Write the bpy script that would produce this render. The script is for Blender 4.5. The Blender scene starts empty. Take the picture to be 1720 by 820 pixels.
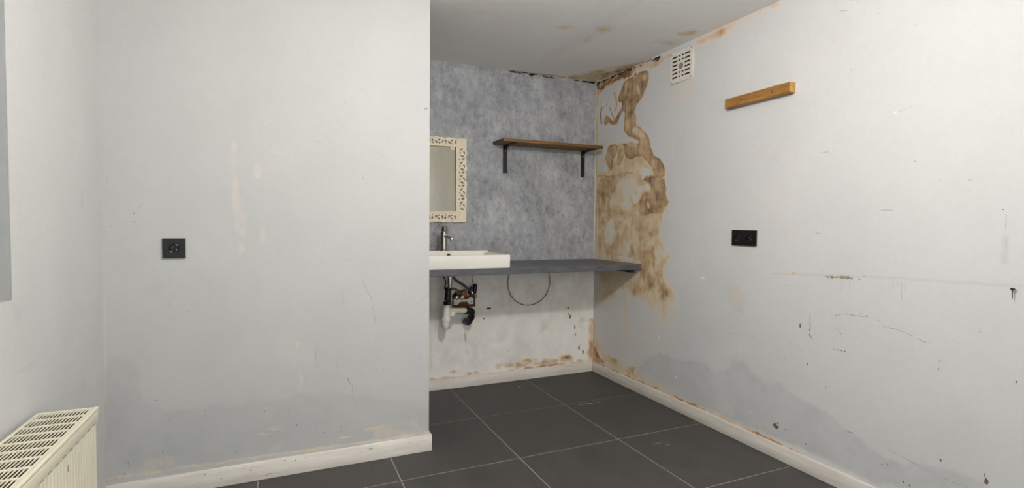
import bpy, bmesh, math, random
import numpy as np
from mathutils import Matrix, Vector
sc = bpy.context.scene
C = sc.collection
random.seed(7)
# ------------------------------------------------------------------ camera, world, light, exposure
XR, YB, ZC, YF, XE, XL, YR = 2.304, 3.556, 2.319, 2.615, 0.696, -0.672, -1.256
EYE = 1.179
cam_d = bpy.data.cameras.new('camera'); cam = bpy.data.objects.new('camera', cam_d); C.objects.link(cam)
cam_d.sensor_fit = 'HORIZONTAL'; cam_d.sensor_width = 36.0; cam_d.lens = 872.956 / 1720 * 36.0
cam_d.clip_start = 0.02
_yaw, _pit, _rol = math.radians(23.947), math.radians(2.102), math.radians(0.485)
_f = Vector((math.sin(_yaw) * math.cos(_pit), math.cos(_yaw) * math.cos(_pit), -math.sin(_pit)))
_r = Vector((math.cos(_yaw), -math.sin(_yaw), 0)); _u = _r.cross(_f)
_r2 = _r * math.cos(_rol) + _u * math.sin(_rol); _u2 = -_r * math.sin(_rol) + _u * math.cos(_rol)
_M = Matrix((( _r2.x, _u2.x, -_f.x, 0), (_r2.y, _u2.y, -_f.y, 0), (_r2.z, _u2.z, -_f.z, EYE), (0, 0, 0, 1)))
cam.matrix_world = _M
sc.camera = cam
BULB_POWER = 770.0         # emission of the ceiling lamp's bulb
world = bpy.data.worlds.new('overcast_sky'); sc.world = world; world.use_nodes = True
world.node_tree.nodes['Background'].inputs[0].default_value = (0.90, 0.95, 1.0, 1)
world.node_tree.nodes['Background'].inputs[1].default_value = 3.0
sc.view_settings.view_transform = 'Standard'; sc.view_settings.look = 'None'
sc.view_settings.gamma = 1.0; sc.view_settings.use_curve_mapping = False
sc.view_settings.exposure = 0.07
sc.cycles.diffuse_bounces = 6; sc.cycles.max_bounces = 8
sc.cycles.use_denoising = True; sc.cycles.sample_clamp_indirect = 6.0

# ------------------------------------------------------------------ materials
def lin(r, g, b):
    f = lambda c: (c / 12.92) if c <= 0.04045 else ((c + 0.055) / 1.055) ** 2.4
    return (f(r / 255), f(g / 255), f(b / 255), 1.0)
class NT:
    def __init__(s, name):
        s.m = bpy.data.materials.new(name); s.m.use_nodes = True
        s.t = s.m.node_tree; s.n = s.t.nodes; s.l = s.t.links
        s.b = s.n['Principled BSDF']; s.tc = s.n.new('ShaderNodeTexCoord')
    def put(s, sock, v):
        if hasattr(v, 'links'): s.l.new(v, sock)
        elif v is not None:
            sock.default_value = v
    def noise(s, scale, detail=4, rough=0.55, stretch=None, src='Object'):
        o = s.tc.outputs[src]
        if stretch:
            mp = s.n.new('ShaderNodeMapping'); mp.inputs['Scale'].default_value = stretch
            s.l.new(o, mp.inputs['Vector']); o = mp.outputs[0]
        n = s.n.new('ShaderNodeTexNoise'); n.inputs['Scale'].default_value = scale
        n.inputs['Detail'].default_value = detail; n.inputs['Roughness'].default_value = rough
        s.l.new(o, n.inputs['Vector']); return n.outputs['Fac']
    def ramp(s, fac, stops, interp='LINEAR'):
        r = s.n.new('ShaderNodeValToRGB'); r.color_ramp.interpolation = interp
        e = r.color_ramp.elements
        while len(e) < len(stops): e.new(0.5)
        for el, (p, c) in zip(e, stops):
            el.position = p; el.color = c if not isinstance(c, (int, float)) else (c, c, c, 1)
        s.l.new(fac, r.inputs[0]); return r.outputs[0]
    def mix(s, fac, a, b, mode='MIX'):
        x = s.n.new('ShaderNodeMix'); x.data_type = 'RGBA'; x.blend_type = mode
        s.put(x.inputs[0], fac); s.put(x.inputs[6], a); s.put(x.inputs[7], b); return x.outputs[2]
    def math(s, op, a, b=0.5, clamp=False):
        x = s.n.new('ShaderNodeMath'); x.operation = op; x.use_clamp = clamp
        s.put(x.inputs[0], a); s.put(x.inputs[1], b); return x.outputs[0]
    def bump(s, h, strength=0.2, dist=0.002):
        x = s.n.new('ShaderNodeBump'); x.inputs['Strength'].default_value = strength
        x.inputs['Distance'].default_value = dist; s.l.new(h, x.inputs['Height'])
        s.l.new(x.outputs[0], s.b.inputs['Normal'])
def simple(name, col, rough=0.5, metal=0.0, var=0.12, scale=25, bump=0.0, stretch=None, spec=None):
    k = NT(name); c = lin(*col)
    n = k.noise(scale, 4, 0.6, stretch)
    lo = tuple(v * (1 - var) for v in c[:3]) + (1,); hi = tuple(min(1, v * (1 + var)) for v in c[:3]) + (1,)
    k.put(k.b.inputs['Base Color'], k.ramp(n, [(0.3, lo), (0.7, hi)]))
    k.b.inputs['Roughness'].default_value = rough; k.b.inputs['Metallic'].default_value = metal
    if spec is not None: k.b.inputs['Specular IOR Level'].default_value = spec
    if bump: k.bump(n, bump)
    return k.m
def plaster(name, base, tint, bumpy=0.25):
    """painted plaster; the attribute 'stain' holds brown water stain, rust, damp and mould"""
    k = NT(name)
    at = k.n.new('ShaderNodeAttribute'); at.attribute_name = 'stain'
    sp = k.n.new('ShaderNodeSeparateColor'); k.l.new(at.outputs['Color'], sp.inputs[0])
    br, ru, da, mo = sp.outputs[0], sp.outputs[1], sp.outputs[2], at.outputs['Alpha']
    cloud = k.noise(3.0, 5, 0.6); fine = k.noise(45, 4, 0.6)
    col = k.ramp(cloud, [(0.30, lin(*tint)), (0.66, lin(*base))])
    col = k.mix(0.22, col, k.ramp(fine, [(0.3, lin(*[v * 0.93 for v in base])), (0.7, lin(*base))]))
    # worn specks of the paint
    vor = k.n.new('ShaderNodeTexNoise'); vor.inputs['Scale'].default_value = 38; vor.inputs['Detail'].default_value = 2
    k.l.new(k.tc.outputs['Object'], vor.inputs['Vector'])
    sk = k.ramp(vor.outputs['Fac'], [(0.75, 0.0), (0.78, 0.35)])
    col = k.mix(sk, col, lin(168, 160, 148))
    col = k.mix(k.math('MULTIPLY', da, 0.62, True), col, lin(156, 157, 157))
    streak = k.noise(34, 6, 0.65, (1.0, 1.0, 0.10)); blot = k.noise(16, 6, 0.62)
    st = k.ramp(streak, [(0.30, 0.0), (0.70, 1.0)]); bl = k.ramp(blot, [(0.30, 0.0), (0.70, 1.0)]); sm = k.ramp(k.noise(60, 4, 0.6), [(0.3, 0.0), (0.7, 1.0)])
    mod = k.math('ADD', k.math('MULTIPLY', st, 0.60), k.math('MULTIPLY', bl, 0.62))
    mod = k.math('ADD', k.math('ADD', mod, k.math('MULTIPLY', sm, 0.18)), 0.30)
    b2 = k.math('MULTIPLY', br, mod, True)
    bc = k.ramp(b2, [(0.0, lin(228, 218, 202)), (0.25, lin(215, 194, 158)), (0.5, lin(188, 157, 114)), (0.75, lin(154, 121, 83)), (1.0, lin(110, 79, 46))])
    col = k.mix(k.ramp(b2, [(0.02, 0.0), (0.22, 0.92)]), col, bc)
    r2 = k.math('MULTIPLY', ru, mod, True)
    rc = k.ramp(r2, [(0.0, lin(228, 216, 204)), (0.3, lin(216, 190, 162)), (0.6, lin(184, 138, 88)), (1.0, lin(116, 76, 38))])
    col = k.mix(k.ramp(r2, [(0.02, 0.0), (0.3, 0.9)]), col, rc)
    col = k.mix(k.math('MULTIPLY', mo, 1.0, True), col, lin(38, 29, 20))
    k.put(k.b.inputs['Base Color'], col)
    k.b.inputs['Roughness'].default_value = 0.62; k.b.inputs['Specular IOR Level'].default_value = 0.3
    h = k.math('ADD', k.math('MULTIPLY', fine, 0.5), k.math('MULTIPLY', k.noise(240, 3, 0.6), 0.35))
    h = k.math('ADD', h, k.math('MULTIPLY', b2, 0.5))
    k.bump(h, bumpy, 0.003)
    return k.m
M = {}
M['wall'] = plaster('painted_plaster', (211, 211, 210), (205, 205, 204))
M['wall_light'] = plaster('painted_plaster_light', (205, 205, 203), (199, 199, 197))
M['wall_cream'] = plaster('painted_plaster_cream', (248, 244, 236), (243, 239, 230))
M['wall_grey'] = plaster('painted_plaster_grey', (189, 189, 186), (183, 183, 180))
M['ceiling'] = plaster('ceiling_paint', (240, 238, 235), (235, 232, 229), 0.15)
k = NT('concrete_look_wallpaper')
a = k.ramp(k.noise(8, 10, 0.72, (1, 1, 0.85)), [(0.32, 0.0), (0.68, 1.0)]); b = k.ramp(k.noise(24, 8, 0.72, (1, 1, 0.5)), [(0.3, 0.0), (0.7, 1.0)]); c = k.noise(110, 3, 0.6, (1, 1, 0.16))
mx = k.math('ADD', k.math('MULTIPLY', a, 0.52), k.math('ADD', k.math('MULTIPLY', b, 0.33), k.math('MULTIPLY', c, 0.15)))
col = k.ramp(mx, [(0.20, lin(120, 121, 123)), (0.40, lin(147, 148, 150)), (0.58, lin(162, 163, 165)), (0.80, lin(182, 183, 184))])
sp1 = k.ramp(k.noise(44, 6, 0.75, (1, 1, 0.6)), [(0.565, 0.0), (0.64, 0.6)])
col = k.mix(sp1, col, lin(112, 110, 111))
sp2 = k.ramp(k.noise(62, 5, 0.72, (1.1, 1, 0.6)), [(0.62, 0.0), (0.67, 0.75)])
col = k.mix(sp2, col, lin(92, 86, 84))
k.put(k.b.inputs['Base Color'], col); k.b.inputs['Roughness'].default_value = 0.6; k.bump(mx, 0.25, 0.002)
M['wallpaper'] = k.m
k = NT('charcoal_tile')
oi = k.n.new('ShaderNodeObjectInfo')
a = k.noise(7, 7, 0.65); b = k.noise(60, 5, 0.65)
col = k.ramp(k.math('ADD', k.math('MULTIPLY', a, 0.6), k.math('MULTIPLY', b, 0.4)), [(0.36, lin(62, 60, 58)), (0.64, lin(82, 80, 78))])
col = k.mix(k.math('MULTIPLY', oi.outputs['Random'], 0.25), col, lin(64, 62, 61))
scr = k.ramp(k.noise(16, 8, 0.75, (0.35, 1.2, 1)), [(0.66, 0.0), (0.74, 0.28)])
col = k.mix(scr, col, lin(150, 146, 140))
k.put(k.b.inputs['Base Color'], col); k.put(k.b.inputs['Roughness'], k.ramp(a, [(0.3, 0.5), (0.7, 0.62)]))
k.b.inputs['Specular IOR Level'].default_value = 0.35
k.bump(b, 0.12, 0.001); M['tile'] = k.m
M['grout'] = simple('grout', (156, 147, 132), 0.9, var=0.25, scale=30)
k = NT('painted_skirting')
g = k.noise(14, 6, 0.65, (0.25, 0.25, 2.5)); s1 = k.ramp(k.noise(30, 5, 0.7, (0.6, 0.6, 1.2)), [(0.66, 0.0), (0.72, 0.8)])
col = k.ramp(g, [(0.3, lin(214, 205, 194)), (0.65, lin(234, 228, 219))]); col = k.mix(s1, col, lin(128, 118, 105))
k.put(k.b.inputs['Base Color'], col); k.b.inputs['Roughness'].default_value = 0.5; k.bump(g, 0.15, 0.001); M['skirting'] = k.m
def wood(name, c1, c2, c3, stretch, scale=9, rough=0.5):
    k = NT(name); g = k.noise(scale, 7, 0.62, stretch); f2 = k.noise(scale * 5, 4, 0.6, stretch)
    col = k.ramp(g, [(0.28, lin(*c1)), (0.5, lin(*c2)), (0.72, lin(*c3))]); col = k.mix(0.3, col, k.ramp(f2, [(0.35, lin(*c1)), (0.65, lin(*c3))]))
    k.put(k.b.inputs['Base Color'], col); k.b.inputs['Roughness'].default_value = rough; k.bump(g, 0.2, 0.001); return k.m
M['shelf_wood'] = wood('oiled_shelf_wood', (74, 46, 14), (112, 78, 30), (142, 102, 46), (0.6, 8, 8))
M['shelf_end'] = wood('dark_end_grain', (40, 24, 14), (62, 38, 20), (86, 56, 30), (3, 3, 3))
M['batten_wood'] = wood('stained_batten_wood', (108, 68, 24), (152, 104, 46), (184, 136, 72), (8, 0.7, 8))
M['batten_end'] = wood('batten_end_grain', (170, 118, 56), (196, 148, 82), (214, 170, 108), (3, 3, 3))
M['black_metal'] = simple('black_powder_coat', (13, 13, 14), 0.5, var=0.2)
M['black_plastic'] = simple('black_plastic', (12, 12, 14), 0.35, var=0.15)
M['black_dark'] = simple('dark_cavity', (9, 9, 10), 0.7)
M['rubber'] = simple('black_rubber', (18, 17, 17), 0.45, var=0.3, scale=60)
M['brass'] = simple('brass', (206, 160, 96), 0.28, 1.0)
M['chrome'] = simple('chrome', (176, 173, 168), 0.26, 1.0, var=0.04)
M['steel'] = simple('dull_steel', (150, 148, 145), 0.4, 1.0, var=0.1)
k = NT('counter_laminate')
g = k.noise(22, 6, 0.65, (0.4, 1.5, 1.5)); col = k.ramp(g, [(0.3, lin(66, 66, 69)), (0.68, lin(94, 94, 97))])
k.put(k.b.inputs['Base Color'], col); k.b.inputs['Roughness'].default_value = 0.42; k.bump(g, 0.15, 0.001); M['counter'] = k.m
M['batten_dark'] = simple('dark_batten', (40, 38, 38), 0.6)
M['ceramic'] = simple('white_ceramic', (236, 231, 221), 0.18, var=0.015, scale=4)
M['white_plastic'] = simple('white_plastic', (226, 222, 212), 0.4, var=0.06)
M['cream_plastic'] = simple('cream_plastic', (206, 196, 178), 0.45, var=0.08)
M['frame'] = simple('cream_frame_paint', (226, 212, 184), 0.55, var=0.07, scale=40, bump=0.2)
k = NT('old_mirror'); k.b.inputs['Metallic'].default_value = 1.0
tn = k.noise(26, 6, 0.7)
k.put(k.b.inputs['Base Color'], k.ramp(tn, [(0.30, lin(184, 178, 162)), (0.75, lin(166, 160, 144))])); k.put(k.b.inputs['Roughness'], k.ramp(tn, [(0.35, 0.20), (0.75, 0.24)])); M['mirror'] = k.m
M['copper'] = simple('corroded_copper', (150, 92, 40), 0.5, 0.6, var=0.5, scale=60)
M['brown_board'] = simple('rusty_board', (104, 66, 38), 0.8, var=0.5, scale=50)
M['blue_plastic'] = simple('blue_plastic', (38, 48, 120), 0.4)
M['hose'] = simple('grey_braided_hose', (92, 86, 78), 0.45, 0.5, var=0.35, scale=300)
M['wire'] = simple('grey_cable', (92, 88, 82), 0.55)
M['radiator'] = simple('cream_enamel', (228, 222, 198), 0.35, var=0.05, scale=12)
k = NT('grille_enamel'); rn = k.noise(26, 5, 0.7)
k.put(k.b.inputs['Base Color'], k.mix(k.ramp(rn, [(0.60, 0.0), (0.70, 0.75)]), lin(230, 224, 202), lin(150, 112, 78))); k.b.inputs['Roughness'].default_value = 0.4; M['grille'] = k.m
M['fin'] = simple('shaded_rusty_fin', (74, 60, 46), 0.6, var=0.55, scale=40)  # rust brown, darkened to paint shade into the radiator's inside
M['vent'] = simple('vent_plate_paint', (222, 216, 204), 0.45, var=0.05)
M['mesh_grey'] = simple('grey_mesh', (128, 128, 128), 0.6, var=0.3, scale=400)
M['vent_dark'] = simple('vent_duct', (26, 25, 25), 0.8)
M['crack'] = simple('crack_grime', (142, 137, 129), 0.9, var=0.3, scale=80)
M['chip'] = simple('bare_brown_chip', (108, 95, 84), 0.9, var=0.4, scale=80)
M['olive'] = simple('olive_smear', (148, 138, 116), 0.8, var=0.25, scale=60)
M['mould'] = simple('black_mould', (40, 30, 20), 0.9, var=0.5, scale=60)
M['filler'] = simple('white_filler', (240, 238, 234), 0.8, var=0.03)
M['greyfill'] = simple('faint_grey_scuff', (186, 184, 181), 0.8, var=0.05)
M['chalk'] = simple('chalky_smudge', (142, 139, 134), 0.9, var=0.3, scale=60)
M['reveal_shade'] = simple('reveal_shade_grey', (158, 159, 158), 0.7, var=0.05)  # grey that stands in for shade on the recess sides
M['blind'] = simple('pale_grey_blind', (196, 196, 193), 0.9, var=0.04)
M['upvc'] = simple('white_window_plastic', (232, 233, 234), 0.35, var=0.02)
k = NT('window_glass'); k.n.remove(k.b)
tr = k.n.new('ShaderNodeBsdfTransparent'); gl = k.n.new('ShaderNodeBsdfGlossy'); gl.inputs['Roughness'].default_value = 0.02
fr = k.n.new('ShaderNodeFresnel'); fr.inputs[0].default_value = 1.45; ms = k.n.new('ShaderNodeMixShader')
k.l.new(fr.outputs[0], ms.inputs[0]); k.l.new(tr.outputs[0], ms.inputs[1]); k.l.new(gl.outputs[0], ms.inputs[2])
k.l.new(ms.outputs[0], k.n['Material Output'].inputs[0]); M['glass'] = k.m
k = NT('lit_bulb'); k.b.inputs['Emission Color'].default_value = (1.0, 0.965, 0.92, 1); k.b.inputs['Emission Strength'].default_value = BULB_POWER
k.put(k.b.inputs['Base Color'], lin(240, 238, 232)); M['bulb'] = k.m

# ------------------------------------------------------------------ mesh helpers (all coordinates in metres in the room)
class MB:
    def __init__(s): s.v = []; s.f = []
    def add(s, vs, fs):
        n = len(s.v); s.v += [tuple(p) for p in vs]; s.f += [tuple(i + n for i in q) for q in fs]; return s
    def box(s, x0, x1, y0, y1, z0, z1, bev=0.0, seg=2):
        bm = bmesh.new(); bmesh.ops.create_cube(bm, size=1)
        bmesh.ops.transform(bm, matrix=Matrix.Translation(((x0 + x1) / 2, (y0 + y1) / 2, (z0 + z1) / 2)) @ Matrix.Diagonal((x1 - x0, y1 - y0, z1 - z0, 1)), verts=bm.verts)
        if bev: bmesh.ops.bevel(bm, geom=list(bm.edges), offset=bev, segments=seg, profile=0.5, affect='EDGES')
        return s.bm(bm)
    def bm(s, bm):
        bm.verts.index_update(); s.add([v.co[:] for v in bm.verts], [[v.index for v in f.verts] for f in bm.faces]); bm.free(); return s
    def lathe(s, axis_o, axis_d, prof, seg=20):
        """prof: list of (radius, distance along axis); ends closed"""
        o = Vector(axis_o); d = Vector(axis_d).normalized(); u = d.orthogonal().normalized(); w = d.cross(u)
        vs = []; fs = []
        for (r, h) in prof:
            for i in range(seg):
                a = 2 * math.pi * i / seg; vs.append(o + d * h + (u * math.cos(a) + w * math.sin(a)) * max(r, 1e-5))
        for j in range(len(prof) - 1):
            for i in range(seg):
                fs.append((j * seg + i, j * seg + (i + 1) % seg, (j + 1) * seg + (i + 1) % seg, (j + 1) * seg + i))
        fs.append(tuple(range(seg))[::-1]); fs.append(tuple((len(prof) - 1) * seg + i for i in range(seg)))
        return s.add(vs, fs)
    def tube(s, pts, r, seg=12, smooth=6):
        P = [Vector(p) for p in pts]
        if smooth and len(P) > 2:
            Q = []; E = [P[0] * 2 - P[1]] + P + [P[-1] * 2 - P[-2]]
            for i in range(1, len(E) - 2):
                for t in range(smooth):
                    q = t / smooth; a, b, c, d = E[i - 1], E[i], E[i + 1], E[i + 2]
                    Q.append(0.5 * (2 * b + (c - a) * q + (2 * a - 5 * b + 4 * c - d) * q * q + (3 * b - a - 3 * c + d) * q ** 3))
            P = Q + [P[-1]]
        vs = []; fs = []; t0 = (P[1] - P[0]).normalized(); u = t0.orthogonal().normalized()
        for i, p in enumerate(P):
            t = (P[min(i + 1, len(P) - 1)] - P[max(i - 1, 0)]).normalized(); u = (u - t * u.dot(t)).normalized(); w = t.cross(u)
            rr = r(i / (len(P) - 1)) if callable(r) else r
            for k in range(seg):
                a = 2 * math.pi * k / seg; vs.append(p + (u * math.cos(a) + w * math.sin(a)) * rr)
        for i in range(len(P) - 1):
            for k in range(seg): fs.append((i * seg + k, i * seg + (k + 1) % seg, (i + 1) * seg + (k + 1) % seg, (i + 1) * seg + k))
        fs.append(tuple(range(seg))[::-1]); fs.append(tuple((len(P) - 1) * seg + k for k in range(seg)))
        return s.add(vs, fs)
    def prism(s, poly, fn, t0, t1):
        n = len(poly); vs = [fn(u, v, t0) for u, v in poly] + [fn(u, v, t1) for u, v in poly]
        fs = [tuple(range(n))[::-1], tuple(range(n, 2 * n))] + [(i, (i + 1) % n, n + (i + 1) % n, n + i) for i in range(n)]
        return s.add(vs, fs)
def tag(o, label=None, cat=None, group=None, kind=None):
    for k_, v_ in (('label', label), ('category', cat), ('group', group), ('kind', kind)):
        if v_: o[k_] = v_
    return o
ORG = {}
def empty(name, loc, label=None, cat=None, group=None, kind=None):
    o = bpy.data.objects.new(name, None); C.objects.link(o); o.location = loc; o.empty_display_size = 0.05
    ORG[o.name] = Vector(loc); return tag(o, label, cat, group, kind)
def obj(name, mb, mat, parent=None, smooth=None, label=None, kind=None):
    me = mb if isinstance(mb, bpy.types.Mesh) else bpy.data.meshes.new(name)
    if me is not mb: me.from_pydata(mb.v, [], mb.f)
    org = ORG[parent.name] if parent else Vector((0, 0, 0))
    if parent: me.transform(Matrix.Translation(-org))
    if me is not mb or True:
        bm = bmesh.new(); bm.from_mesh(me); bmesh.ops.recalc_face_normals(bm, faces=bm.faces); bm.to_mesh(me); bm.free()
    o = bpy.data.objects.new(name, me); C.objects.link(o)
    if mat: me.materials.append(M[mat])
    if parent: o.parent = parent
    ORG[o.name] = org
    if smooth is not None:
        me.shade_smooth()
        me.set_sharp_from_angle(angle=math.radians(smooth))
    return tag(o, label, None, None, kind)
def plate(outlines, t, mtx):
    """flat plate with real holes: first outline is the outside, the rest are holes"""
    cu = bpy.data.curves.new('plate', 'CURVE'); cu.dimensions = '2D'; cu.fill_mode = 'BOTH'; cu.extrude = t / 2
    for pts in outlines:
        sp_ = cu.splines.new('POLY'); sp_.points.add(len(pts) - 1); sp_.use_cyclic_u = True
        for p_, q_ in zip(sp_.points, pts): p_.co = (q_[0], q_[1], 0, 1)
    o = bpy.data.objects.new('plate', cu); C.objects.link(o)
    dg = bpy.context.evaluated_depsgraph_get(); me = bpy.data.meshes.new_from_object(o.evaluated_get(dg))
    bpy.data.objects.remove(o); bpy.data.curves.remove(cu)
    me.materials.clear(); me.transform(mtx); return me
def circ(cx, cy, r, n=20, ry=None): return [(cx + r * math.cos(2 * math.pi * i / n), cy + (ry or r) * math.sin(2 * math.pi * i / n)) for i in range(n)]
def rect(x0, x1, y0, y1): return [(x0, y0), (x1, y0), (x1, y1), (x0, y1)]
# plane frames: (u, v, height out of the wall) -> point
PR = lambda u, v, h: (XR - h, u, v)
PB = lambda u, v, h: (u, YB - h, v)
PF = lambda u, v, h: (u, YF - h, v)
PC = lambda u, v, h: (u, v, ZC - h)
PLL = lambda u, v, h: (XL + h, u, v)
PG = lambda u, v, h: (u, v, h)
def frame_mtx(fn):
    o = Vector(fn(0, 0, 0)); a = Vector(fn(1, 0, 0)) - o; b = Vector(fn(0, 1, 0)) - o; c = Vector(fn(0, 0, 1)) - o
    return Matrix(((a.x, b.x, c.x, o.x), (a.y, b.y, c.y, o.y), (a.z, b.z, c.z, o.z), (0, 0, 0, 1)))

# ------------------------------------------------------------------ stain fields on the plaster
_rng = np.random.default_rng(3); _tab = _rng.random((256, 256))
def vnoise(x, y):
    xi = np.floor(x).astype(int); yi = np.floor(y).astype(int); fx = x - xi; fy = y - yi
    fx = fx * fx * (3 - 2 * fx); fy = fy * fy * (3 - 2 * fy)
    g = lambda i, j: _tab[(xi + i) % 256, (yi + j) % 256]
    return (g(0, 0) * (1 - fx) + g(1, 0) * fx) * (1 - fy) + (g(0, 1) * (1 - fx) + g(1, 1) * fx) * fy
def fbm(x, y, s, oct=4):
    t = 0; a = 1; n = 0
    for i in range(oct): t = t + a * vnoise(x * s + 17.3 * i, y * s + 5.1 * i); n += a; a *= 0.5; s *= 2.03
    return t / n - 0.5
def sstep(a, b, x): t = np.clip((x - a) / (b - a), 0, 1); return t * t * (3 - 2 * t)
class Field:
    def __init__(s, U, V):
        s.U = U; s.V = V; s.d = np.zeros((len(U), 4))
        s.wu = fbm(U, V, 24, 5) * 1.4; s.wv = fbm(U + 40, V + 11, 24, 5) * 1.4; s.n = fbm(U + 7, V + 90, 14, 5)
    def sel(s, pts, m):
        a = np.array([p[:2] for p in pts]); lo = a.min(0) - m; hi = a.max(0) + m
        return np.nonzero((s.U > lo[0]) & (s.U < hi[0]) & (s.V > lo[1]) & (s.V < hi[1]))[0]
    def dist(s, pts, I, warp, closed):
        x = s.U[I] + s.wu[I] * warp * 3; y = s.V[I] + s.wv[I] * warp * 3
        best = np.full(len(I), 1e9); ins = np.zeros(len(I), bool); n = len(pts)
        for i in range(n if closed else n - 1):
            ax, ay = pts[i][:2]; bx, by = pts[(i + 1) % n][:2]; dx, dy = bx - ax, by - ay
            t = np.clip(((x - ax) * dx + (y - ay) * dy) / (dx * dx + dy * dy + 1e-12), 0, 1)
            best = np.minimum(best, np.hypot(x - ax - t * dx, y - ay - t * dy))
            if closed and dy != 0:
                c = (ay > y) != (by > y); ins ^= c & (x < (bx - ax) * (y - ay) / dy + ax)
        return np.where(ins, best, -best)
    def put(s, I, ch, val, mode):
        if mode == 'max': s.d[I, ch] = np.maximum(s.d[I, ch], val)
        elif mode == 'add': s.d[I, ch] = np.clip(s.d[I, ch] + val, 0, 1)
        else: s.d[I, ch] = s.d[I, ch] * (1 - val)
    def poly(s, ch, pts, d, soft=0.006, warp=0.006, rim=0.0, rimw=0.008, mode='max', patch=0.0):
        for _ in range(2):          # round the corners
            q = []
            for a_, b_ in zip(pts, list(pts[1:]) + [pts[0]]):
                q += [(a_[0] * 0.75 + b_[0] * 0.25, a_[1] * 0.75 + b_[1] * 0.25), (a_[0] * 0.25 + b_[0] * 0.75, a_[1] * 0.25 + b_[1] * 0.75)]
            pts = q
        I = s.sel(pts, soft * 2 + warp * 2 + 0.02)
        if not len(I): return
        sd = s.dist(pts, I, warp, True); v = d * sstep(-soft, soft, sd)
        if rim: v = v + rim * np.exp(-((sd - rimw) / rimw) ** 2) * (sd > -soft)
        if patch: v = v * np.clip(1 + patch * 3 * s.n[I], 0, 1.6)
        s.put(I, ch, np.clip(v, 0, 1), mode)
    def stroke(s, ch, pts, w, d, soft=0.004, warp=0.004, mode='max', patch=0.0):
        I = s.sel(pts, w + soft * 2 + warp * 2 + 0.02)
        if not len(I): return
        sd = w / 2 + s.dist(pts, I, warp, False); v = d * sstep(-soft, soft, sd)
        if patch: v = v * np.clip(1 + patch * 3 * s.n[I], 0, 1.6)
        s.put(I, ch, v, mode)
    def blob(s, ch, u, v, ru, rv, d, mode='max', patch=0.6):
        I = s.sel([(u - ru * 2, v - rv * 2), (u + ru * 2, v + rv * 2)], 0.01)
        if not len(I): return
        x = s.U[I] + s.wu[I] * ru * 1.2; y = s.V[I] + s.wv[I] * rv * 1.2
        q = np.exp(-(((x - u) / ru) ** 2 + ((y - v) / rv) ** 2) * 1.2)
        s.put(I, ch, d * q * np.clip(1 + patch * 3 * s.n[I], 0, 1.6), mode)
def axis(*segs):
    """segs: (start, end, step) ... joined"""
    out = [segs[0][0]]
    for a, b, st in segs:
        n = max(1, int(round((b - a) / st))); out += [a + (b - a) * (i + 1) / n for i in range(n)]
    return np.array(out)
def wall_grid(us, vs, fn, paint=None, relief=0.0):
    U, V = np.meshgrid(us, vs, indexing='ij'); nu, nv = U.shape; U = U.ravel(); V = V.ravel()
    F = Field(U, V)
    if paint: paint(F)
    h = fbm(U, V, 2.2, 3) * relief if relief else np.zeros_like(U)
    p = fn(U, V, h); co = np.stack([np.broadcast_to(q, U.shape) for q in p], 1)
    i = np.arange(nu - 1)[:, None] * nv + np.arange(nv - 1)[None, :]
    q = np.stack([i, i + nv, i + nv + 1, i + 1], -1).reshape(-1, 4)
    return co, q, F.d
def grid_object(name, parts, mat, boxes=(), label=None, cat=None):
    cos = []; qs = []; ds = []; n = 0
    for co, q, d in parts: cos.append(co); qs.append(q + n); ds.append(d); n += len(co)
    mb = MB()
    for b in boxes: mb.box(*b)
    if mb.v:
        cos.append(np.array(mb.v)); qs.append(np.array(mb.f) + n); ds.append(np.zeros((len(mb.v), 4)))
    co = np.concatenate(cos); q = np.concatenate(qs); d = np.concatenate(ds)
    me = bpy.data.meshes.new(name); me.vertices.add(len(co)); me.vertices.foreach_set('co', co.ravel().astype(np.float32))
    me.loops.add(q.size); me.loops.foreach_set('vertex_index', q.ravel().astype(np.int32))
    me.polygons.add(len(q)); me.polygons.foreach_set('loop_start', np.arange(0, q.size, 4, dtype=np.int32))
    me.update(calc_edges=True)
    at = me.attributes.new('stain', 'FLOAT_COLOR', 'POINT'); at.data.foreach_set('color', d.ravel().astype(np.float32))
    me.materials.append(M[mat]); o = bpy.data.objects.new(name, me); C.objects.link(o); ORG[o.name] = Vector((0, 0, 0))
    return tag(o, label, cat, None, 'structure')

# ------------------------------------------------------------------ floor of tiles
T = 0.6; G = 0.0052; GX, GY = 1.096, 2.947
floor = empty('floor', (0, 0, 0), 'dark charcoal square floor tiles with pale joints', 'floor', None, 'structure')
obj('grout_bed', MB().box(XL - 0.02, XR + 0.02, YR - 0.02, YB + 0.02, -0.04, -0.0012), 'grout', floor)
tm = None
for i in range(-3, 2):
    for j in range(-7, 1):
        x0, y0 = GX + i * T, GY + j * T
        if tm is None:
            o = obj('tile', MB().box(G / 2, T - G / 2, G / 2, T - G / 2, -0.01, 0, 0.0008, 1), 'tile', floor); tm = o.data
        else:
            o = bpy.data.objects.new('tile', tm); C.objects.link(o); o.parent = floor
        o.location = (x0, y0, 0)

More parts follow.
